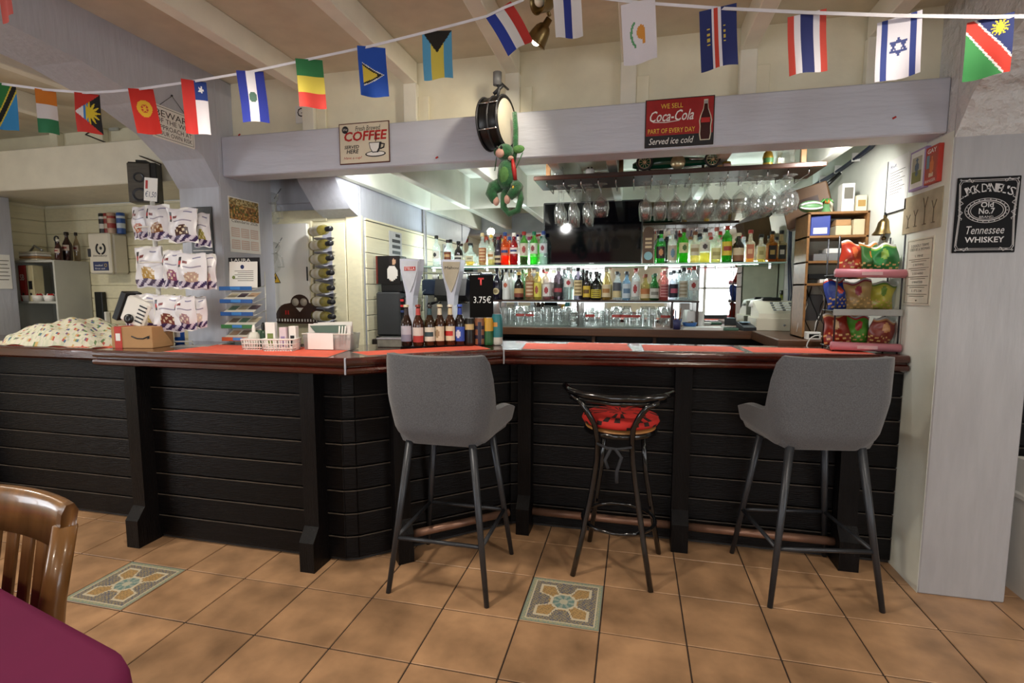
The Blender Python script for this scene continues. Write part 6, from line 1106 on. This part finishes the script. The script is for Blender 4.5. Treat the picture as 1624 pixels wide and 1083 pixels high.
MB().box(-.04, .10, -.055, .055, .0, .15, .012).build('housing', M_WHITE, dv); MB().box(-.075, -.041, -.057, .057, -.01, .155, .003).build('front_grille', M_BLACK, dv); MB().lathe([(.001, 0), (.026, 0), (.026, .008), (.008, .009), (.001, .006)], 18).xf(Matrix.Translation((.02, -.056, .03)) @ Matrix.Rotation(PI/2, 4, 'X')).build('knob', M_BLACK, dv)
for k in range(5): MB().box(.05, .095, -.057, -.055, .03+k*.022, .038+k*.022).build('vent_slot', M_DGREY, dv)
# ================================================================== BUNTING
def flagY(px): return .13+.00024*px if px < 850 else .334-.00038*(px-850)
def fpt(px, py): return AY(px, py, flagY(px))
def strip(*cs, vert=True): return lambda u, v: cs[min(len(cs)-1, int((u if vert else v)*len(cs)))]
def sun(u, v, cu_, cv_, r, n, asp=1.6): a = math.atan2((v-cv_)*asp, u-cu_); d = math.hypot(u-cu_, (v-cv_)*asp); return d < r*(.72+.28*math.cos(n*a))
def star6(u, v): x, y = u-.5, (v-.48)*1.3; return any(abs(max(g*y, -g*.5*y+.866*x, -g*.5*y-.866*x)-.095) < .02 for g in (1, -1))
def f_tan(u, v): d = v-(1-u)*1.0+.02; return '#2a7a3c' if d < -.17 else ('#d8c440' if d < -.11 or .11 < d < .17 else ('#141414' if d < .11 else '#3a92cf'))
def f_ant(u, v):
    if abs(v-.5) > u*.5+.0: return '#c8332c'
    return '#d8c030' if sun(u, v, .55, .5, .42, 12, 1.4) and u > .42 else ('#16161a' if u > .5 else ('#3a7fc8' if u > .32 else '#e2dee0'))
def f_ant2(u, v): # red field with a triangle opening to one side
    k = (u)*.5
    return f_ant(u, v)
def f_kyr(u, v): d = math.hypot(u-.5, (v-.45)*1.6); return '#c8281f' if d > .30 else ('#d8a82a' if d > .15 or sun(u, v, .5, .45, .13, 6) else '#b83a24')
def f_chi(u, v): return '#c02a26' if u < .5 else ('#e2dde6' if v > .36 else ('#e8e6ea' if sun(u, v, .75, .17, .12, 5) else '#1d3a86'))
def f_sal(u, v): return '#1a2a8c' if abs(u-.5) > .18 else ('#4a6a5c' if math.hypot((u-.5), (v-.5)*1.5) < .15 else '#e0dce4')
def f_luc(u, v):
    x = u-.15
    if 0 < x < .75 and abs(v-.55) < (.75-x)*.32:
        if abs(v-.55) < (.55-x)*.32 and x < .5: return '#d8bd42'
        if abs(v-.55) < (.68-x)*.32: return '#161616'
        return '#dcdcdc'
    return '#1c4fb4'
def f_bah(u, v):
    if v < (.5-abs(u-.5))*.95: return '#1c1712'
    return '#d8c350' if abs(u-.5) < .21 else '#5aa3cc'
def f_fin(u, v): return '#23348c' if abs(u-.5) < .14 or abs(v-.12) < .06 else '#e4e0e2'
def f_cyp(u, v): return '#d8923a' if math.hypot((u-.55)*1.0, (v-.48)*1.2) < .13 or (abs(u-.62) < .05 and .5 < v < .68) else ('#5a9a6a' if abs(math.hypot((u-.5), (v-.5)*1.1)-.24) < .03 and u < .4 and v > .3 else '#e4dee6')
def f_cpv(u, v):
    d = abs(u-.45)
    if d < .05: return '#c8402e'
    if d < .13: return '#e0dce4'
    return '#c9b24a' if (abs(u-.24) < .035 or abs(u-.66) < .035) and .28 < v < .56 and math.sin(v*70) > 0 else '#1f2a66'
def f_isr(u, v): return '#2f3f86' if .12 < u < .25 or .76 < u < .88 else ('#3a4680' if star6(u, v) else '#dcd8e4')
def f_nam(u, v):
    d = v-u*.95
    if abs(d) < .16: return '#c8382c'
    if abs(d) < .21: return '#dcd8dc'
    return '#3a8a4c' if d > 0 else ('#d8c43a' if sun(u, v, .72, .22, .2, 12, 1.3) else '#1f2c66')
FL = [(5, 132, 132, 40, 72, f_tan, 0, 'green, black and blue diagonal flag'), (72, 141, 143, 34, 68, strip('#d07a24', '#e0dadc', '#2f7d54', vert=False), 2, 'orange, white and green flag'), (137, 146, 148, 42, 62, f_ant, 3, 'red flag with black triangle and yellow half sun'),
      (223, 143, 138, 42, 68, f_kyr, 3, 'red flag with a golden sun'), (307, 131, 126, 42, 80, f_chi, -2, 'red, white and blue flag with one white star'), (397, 117, 111, 47, 76, f_sal, -1, 'navy and white flag with a small emblem'), (490, 98, 91, 47, 74, strip('#25703f', '#cdbb49', '#c73a33', vert=False), -2, 'green, yellow and red flag'),
      (589, 77, 69, 50, 78, f_luc, -3, 'blue flag with black and yellow triangle'), (692, 51, 43, 54, 76, f_bah, -3, 'pale blue and yellow flag with black triangle'), (790, 22, 6, 54, 68, strip('#23399a', '#e2dede', '#bf342e'), -22, 'tilted blue, white and red flag beside the spotlight'),
      (897, -18, -22, 52, 74, f_fin, 3, 'white flag with blue cross behind the spotlight'), (1012, 4, 5, 62, 90, f_cyp, 4, 'white flag with orange island'), (1138, 12, 14, 66, 92, f_cpv, 5, 'navy flag with red and white stripe and yellow stars'), (1280, 19, 20, 68, 95, strip('#c8463a', '#e0dce4', '#232c68', '#232c68', '#e0dce4', '#c8463a'), 4, 'red, white and navy striped flag'),
      (1426, 24, 24, 76, 98, f_isr, 2, 'white flag with two blue stripes and a star'), (1571, 26, 26, 78, 92, f_nam, 0, 'green, red and navy diagonal flag with yellow sun')]
bn_ = thing('bunting', 'string of small world flags hanging across the room below the ceiling', 'bunting')
for k, (px, ya, yb, wpx, hpx, fn, tilt, lb_) in enumerate(FL):
    c = fpt(px, (ya+yb)/2); d = (c-CAM).dot(_f); ph = math.acos(min(1, d/(c-CAM).length)); W_ = wpx*d/FPX*math.cos(ph)**.8; dr_ = CAM-c; face_ = math.atan2(dr_.x, -dr_.y); H_ = hpx*d/FPX; slope = math.atan2(ya-yb, wpx)
    def P(u, v):
        x = (u-.5)*W_; z = -v*H_; bow = .012*math.sin(u*5+k*1.7)*v+.010*math.sin(v*4+k)
        return (x, bow, z)
    o = MB().grid(36, 52, P, fn).build('flag', M_CLOTH, bn_, lb_, c, (0, -slope*.6+math.radians(tilt if abs(tilt) > 10 else -tilt), face_*.9+math.radians(7*math.sin(k*2.1))))
def rib(pts):
    P_ = [fpt(*q) for q in pts]; mb = MB()
    for i in range(len(P_)-1):
        a, b = P_[i], P_[i+1]; mb.add([a+Vector((0, -.003, .004)), b+Vector((0, -.003, .004)), b+Vector((0, -.003, -.006)), a+Vector((0, -.003, -.006)), a+Vector((0, -.001, .004)), b+Vector((0, -.001, .004)), b+Vector((0, -.001, -.006)), a+Vector((0, -.001, -.006))], [(0, 3, 2, 1), (4, 5, 6, 7), (0, 1, 5, 4), (3, 7, 6, 2)])
    return mb
rib([(-300, 98), (-120, 122), (5, 133), (72, 142), (137, 147), (180, 145), (223, 141), (307, 129), (397, 114), (490, 94), (589, 73), (692, 47), (772, 26), (800, 12), (830, 0), (850, -22)]).build('ribbon', mat('white_ribbon', '#dedbe2', .6), bn_)
rib([(850, -22), (897, -14), (950, -3), (1012, 4), (1138, 13), (1280, 20), (1426, 25), (1571, 27), (1680, 25), (1800, 10)]).build('ribbon', mat('white_ribbon', '#dedbe2'), bn_)
b2 = thing('bunting', 'second flag string near the ceiling corner with a plain red flag', 'bunting'); c = AY(8, -10, -.4)
MB().grid(10, 14, lambda u, v: ((u-.5)*.085, .006*math.sin(u*6), -v*.075), None).build('flag', mat('faded_red_cloth', '#c4574e', .8), b2, 'plain faded red flag', c, (0, math.radians(-6), math.radians(-15))); MB().tube([AY(-200, 10, -.4), c, AY(130, -40, -.4)], .004, 5).build('ribbon', mat('white_ribbon', '#dedbe2'), b2)
# ================================================================== SPOTLIGHT, DRUM, PLUSH MONKEY
lp = AY(868, 8, .62); sl = thing('ceiling_spotlight', 'aged brass double spotlight fixed to the ceiling', 'ceiling lamp', (lp.x, .62, 2.62))
zz = lp.z-2.62
MB().lathe([(.001, 0), (.045, 0), (.045, -.015), (.012, -.025), (.001, -.025)], 20).build('ceiling_rose', M_BRASS, sl); MB().tube([(0, 0, -.02), (0, 0, zz-.02), (.01, 0, zz-.045)], .008, 8).build('stem', M_BRASS, sl)
def spot_head(loc, rot, lit):
    h = MB().lathe([(.001, .062), (.014, .062), (.016, .035), (.024, .03), (.034, .015), (.040, -.01), (.044, -.035), (.050, -.045), (.048, -.045), (.042, -.035), (.036, -.008), (.001, .012)], 22).build('shade', M_BRASS, sl, None, loc, rot)
    MB().ball((0, 0, -.03), (.022, .022, .025), 12, 8).build('bulb', mat('lit_bulb', '#fff0d0', .4, emit=14 if lit else 1) if lit else mat('dim_bulb', '#f4ead2', .3), h); return h
q = AY(858, 52, .62); spot_head((q.x-lp.x, 0, q.z-2.62), (math.radians(10), math.radians(38), 0), True)
q2 = AY(866, 2, .52); spot_head((q2.x-lp.x, -.1, q2.z-2.62), (math.radians(-20), math.radians(75), math.radians(25)), False)
def lamp(name, loc, power, color, target, ang=110, r=.05):
    l = bpy.data.lights.new(name, 'SPOT'); l.energy = power; l.color = color; l.spot_size = math.radians(ang); l.spot_blend = .6; l.shadow_soft_size = r
    o = bpy.data.objects.new(name, l); col.objects.link(o); o.location = loc; o.rotation_euler = (Vector(target)-Vector(loc)).to_track_quat('-Z', 'Y').to_euler()
lamp('spotlight_beam', (q.x-.045, .61, q.z-.06), 8, (1, .88, .68), (q.x-.9, 1.0, 1.6), 120, .03)
# fill spotlights and their fixtures, added behind the camera to brighten the room
for k, (x, y, pw) in enumerate(((-1.7, -.2, 60), (.6, -2.6, 40), (1.1, -.35, 54), (2.6, -3.4, 40), (3.3, -.45, 30), (4.9, -1.2, 24))):
    s_ = thing('ceiling_spotlight', f'added brass fill spotlight over the dining room, {ORD[k]} counted from the bar hatch', 'ceiling lamp', (x, y, 2.5)); MB().lathe([(.001, .12), (.045, .12), (.045, .10), (.01, .09), (.01, .06), (.03, .05), (.06, -.05), (.058, -.05), (.001, .03)], 18).build('shade', M_BRASS, s_); MB().ball((0, 0, -.01), .03, 10, 8).build('bulb', mat('lit_bulb', '#fff0d0'), s_)
    lamp('fill_spot', (x, y, 2.42), pw, (1, .9, .75), (x, y+.2, 0), 150, .08)
# drum on a clamp
p = AY(789, 196, .93); dm = thing('hand_drum', 'black hand drum with cream skin clamped above the plush monkey', 'drum', p, (0, 0, math.radians(-10)))
def ring_x(rs): return MB().lathe(rs, 30).xf(Matrix.Rotation(PI/2, 4, 'Y'))
ring_x([(.118, -.06), (.122, -.055), (.122, .05), (.118, .055), (.001, .02)]).build('shell', M_BLACK, dm)
for x in (-.055, .0, .048): MB().tube([(x, .125*math.cos(a), .125*math.sin(a)) for a in [2*PI*k/30 for k in range(30)]], .005, 6, True).build('hoop', M_DGREY, dm)
ring_x([(.116, .052), (.06, .057), (.001, .058)]).build('drum_skin', mat('cream_skin', '#dcd4c0', .5), dm); ring_x([(.001, -.06), (.118, -.06)]).build('rear_skin', M_BLACK, dm)
for a in (-.2, 1.2, 2.6, 3.6): MB().tube([(-.05, .128*math.cos(a), .128*math.sin(a)), (.05, .128*math.cos(a), .128*math.sin(a))], .004, 6).build('tension_rod', M_CHROME, dm)
MB().tube([(0, 0, .12), (.01, 0, .17), (.0, 0, .19)], .008, 8).tube([(-.02, 0, .145), (.03, 0, .18)], .009, 6).build('clamp', M_DGREY, dm); MB().tube([(.0, .0, .185), (.0, .0, .245)], .022, 14).build('mount_tube', mat('mid_grey_plastic', '#6f7074'), dm); MB().tube([(.0, .02, .21), (.0, .17, .21)], .006, 6).build('wall_rod', M_DGREY, dm)
# plush monkey
pm = AY(804, 270, .90); pk_ = thing('plush_monkey', 'green plush monkey with long tail hanging from the drum', 'plush toy', pm, math.radians(-8)); pk_.scale = (1.12, 1.12, 1.12); M_FUR = mat('green_plush', '#256338', .95, var=.35, scale=60, bump=.6, bscale=220, sheen=.5); M_FURL = mat('pale_green_plush', '#5a8a4c', .95, var=.2, scale=60, bump=.5, bscale=220); M_SK = mat('pink_felt', '#cfa294', .9)
bod = MB().tube([(0, 0, .045), (-.002, 0, .02), (0, -.003, -.02), (.002, 0, -.06), (.002, 0, -.08)], [.022, .036, .042, .044, .03], 14)
bod.tube([(-.03, .0, -.06), (-.062, -.01, -.075), (-.068, -.02, -.10), (-.045, -.03, -.135)], [.03, .03, .026, .019], 10)
bod.tube([(.03, 0, -.06), (.055, -.012, -.08), (.045, -.025, -.10), (.025, -.035, -.125)], [.026, .026, .024, .018], 10)
bod.tube([(.0, .01, -.07), (-.01, -.015, -.11), (-.008, -.02, -.165), (.02, -.02, -.195), (.058, -.015, -.18), (.07, -.01, -.13), (.06, .0, -.09)], [.016, .015, .015, .015, .015, .014, .012], 10)
bod.tube([(.022, .01, .035), (.035, .015, .10), (.034, .02, .18), (.028, .02, .25)], [.014, .013, .012, .011], 10)
bod.ball((-.005, -.012, .075), (.040, .036, .036), 14, 10); bod.build('body', M_FUR, pk_)
MB().ball((0, -.030, -.03), (.026, .02, .042)).build('belly', M_FURL, pk_); fcx = MB().ball((-.016, -.042, .066), (.022, .012, .020)).build('muzzle', M_SK, pk_)
for x in (-.026, -.006): MB().ball((x, -.050, .088), (.006, .004, .008), 8, 6).build('eye', M_BLACK, pk_)
for sx, x in ((1, .055), (-1, -.05)): MB().ball((x, -.0, .085), (.028 if sx > 0 else .014, .008, .018)).build('ear', M_FURL if sx > 0 else M_FUR, pk_)
for x, y, z in ((-.038, -.034, -.138), (.018, -.042, -.135)): MB().ball((x, y, z), (.014, .013, .020)).build('foot', M_SK, pk_)
MB().ball((.026, -.02, .045), (.014, .012, .010)).build('hand', M_SK, pk_); MB().tube([(.034, -.02, .04), (.042, -.02, -.01), (.048, -.02, -.05)], [.006, .011, .008], 8).build('ribbon', M_INKR, pk_); MB().tube([(-.05, .0, .06), (-.055, -.01, .0)], .0025, 5).tube([(.075, .0, .07), (.045, -.01, .0)], .0025, 5).build('strap', M_FUR, pk_)
MB().ball((.045, -.036, -.085), (.012, .008, .012), 10, 8).build('badge', M_BLACK, pk_); MB().ball((.046, -.044, -.085), (.005, .003, .007), 8, 6).build('badge_mark', M_INKY, pk_)
# red bulldog clips and socket box left on the beam
for k, (px, py, lb_) in enumerate(((380, 214, 'tiny red pin at the column end of the beam'), (693, 250, 'tiny red pin beside the drum shadow on the beam'), (1418, 187, 'tiny red pin near the pillar end of the beam'))):
    p = face(px, py, .999); t = MB().box(-.008, .008, -.006, 0, -.004, .004, .002).build('wall_pin', M_INKR, None, None, p, (0, math.radians(-30), 0)); tag(t, lb_, 'pin')
p = AY(480, 180, 1.098); t = thing('letter_plate', 'small white tile lettered G on the upper wall', 'sign', (p.x, 1.098, p.z)); MB().box(-.045, .045, -.006, 0, -.055, .045, .003).build('plate', M_PAPER, t); text('G', -.01, .005, .04, .05, M_INKK, t, -.0068)
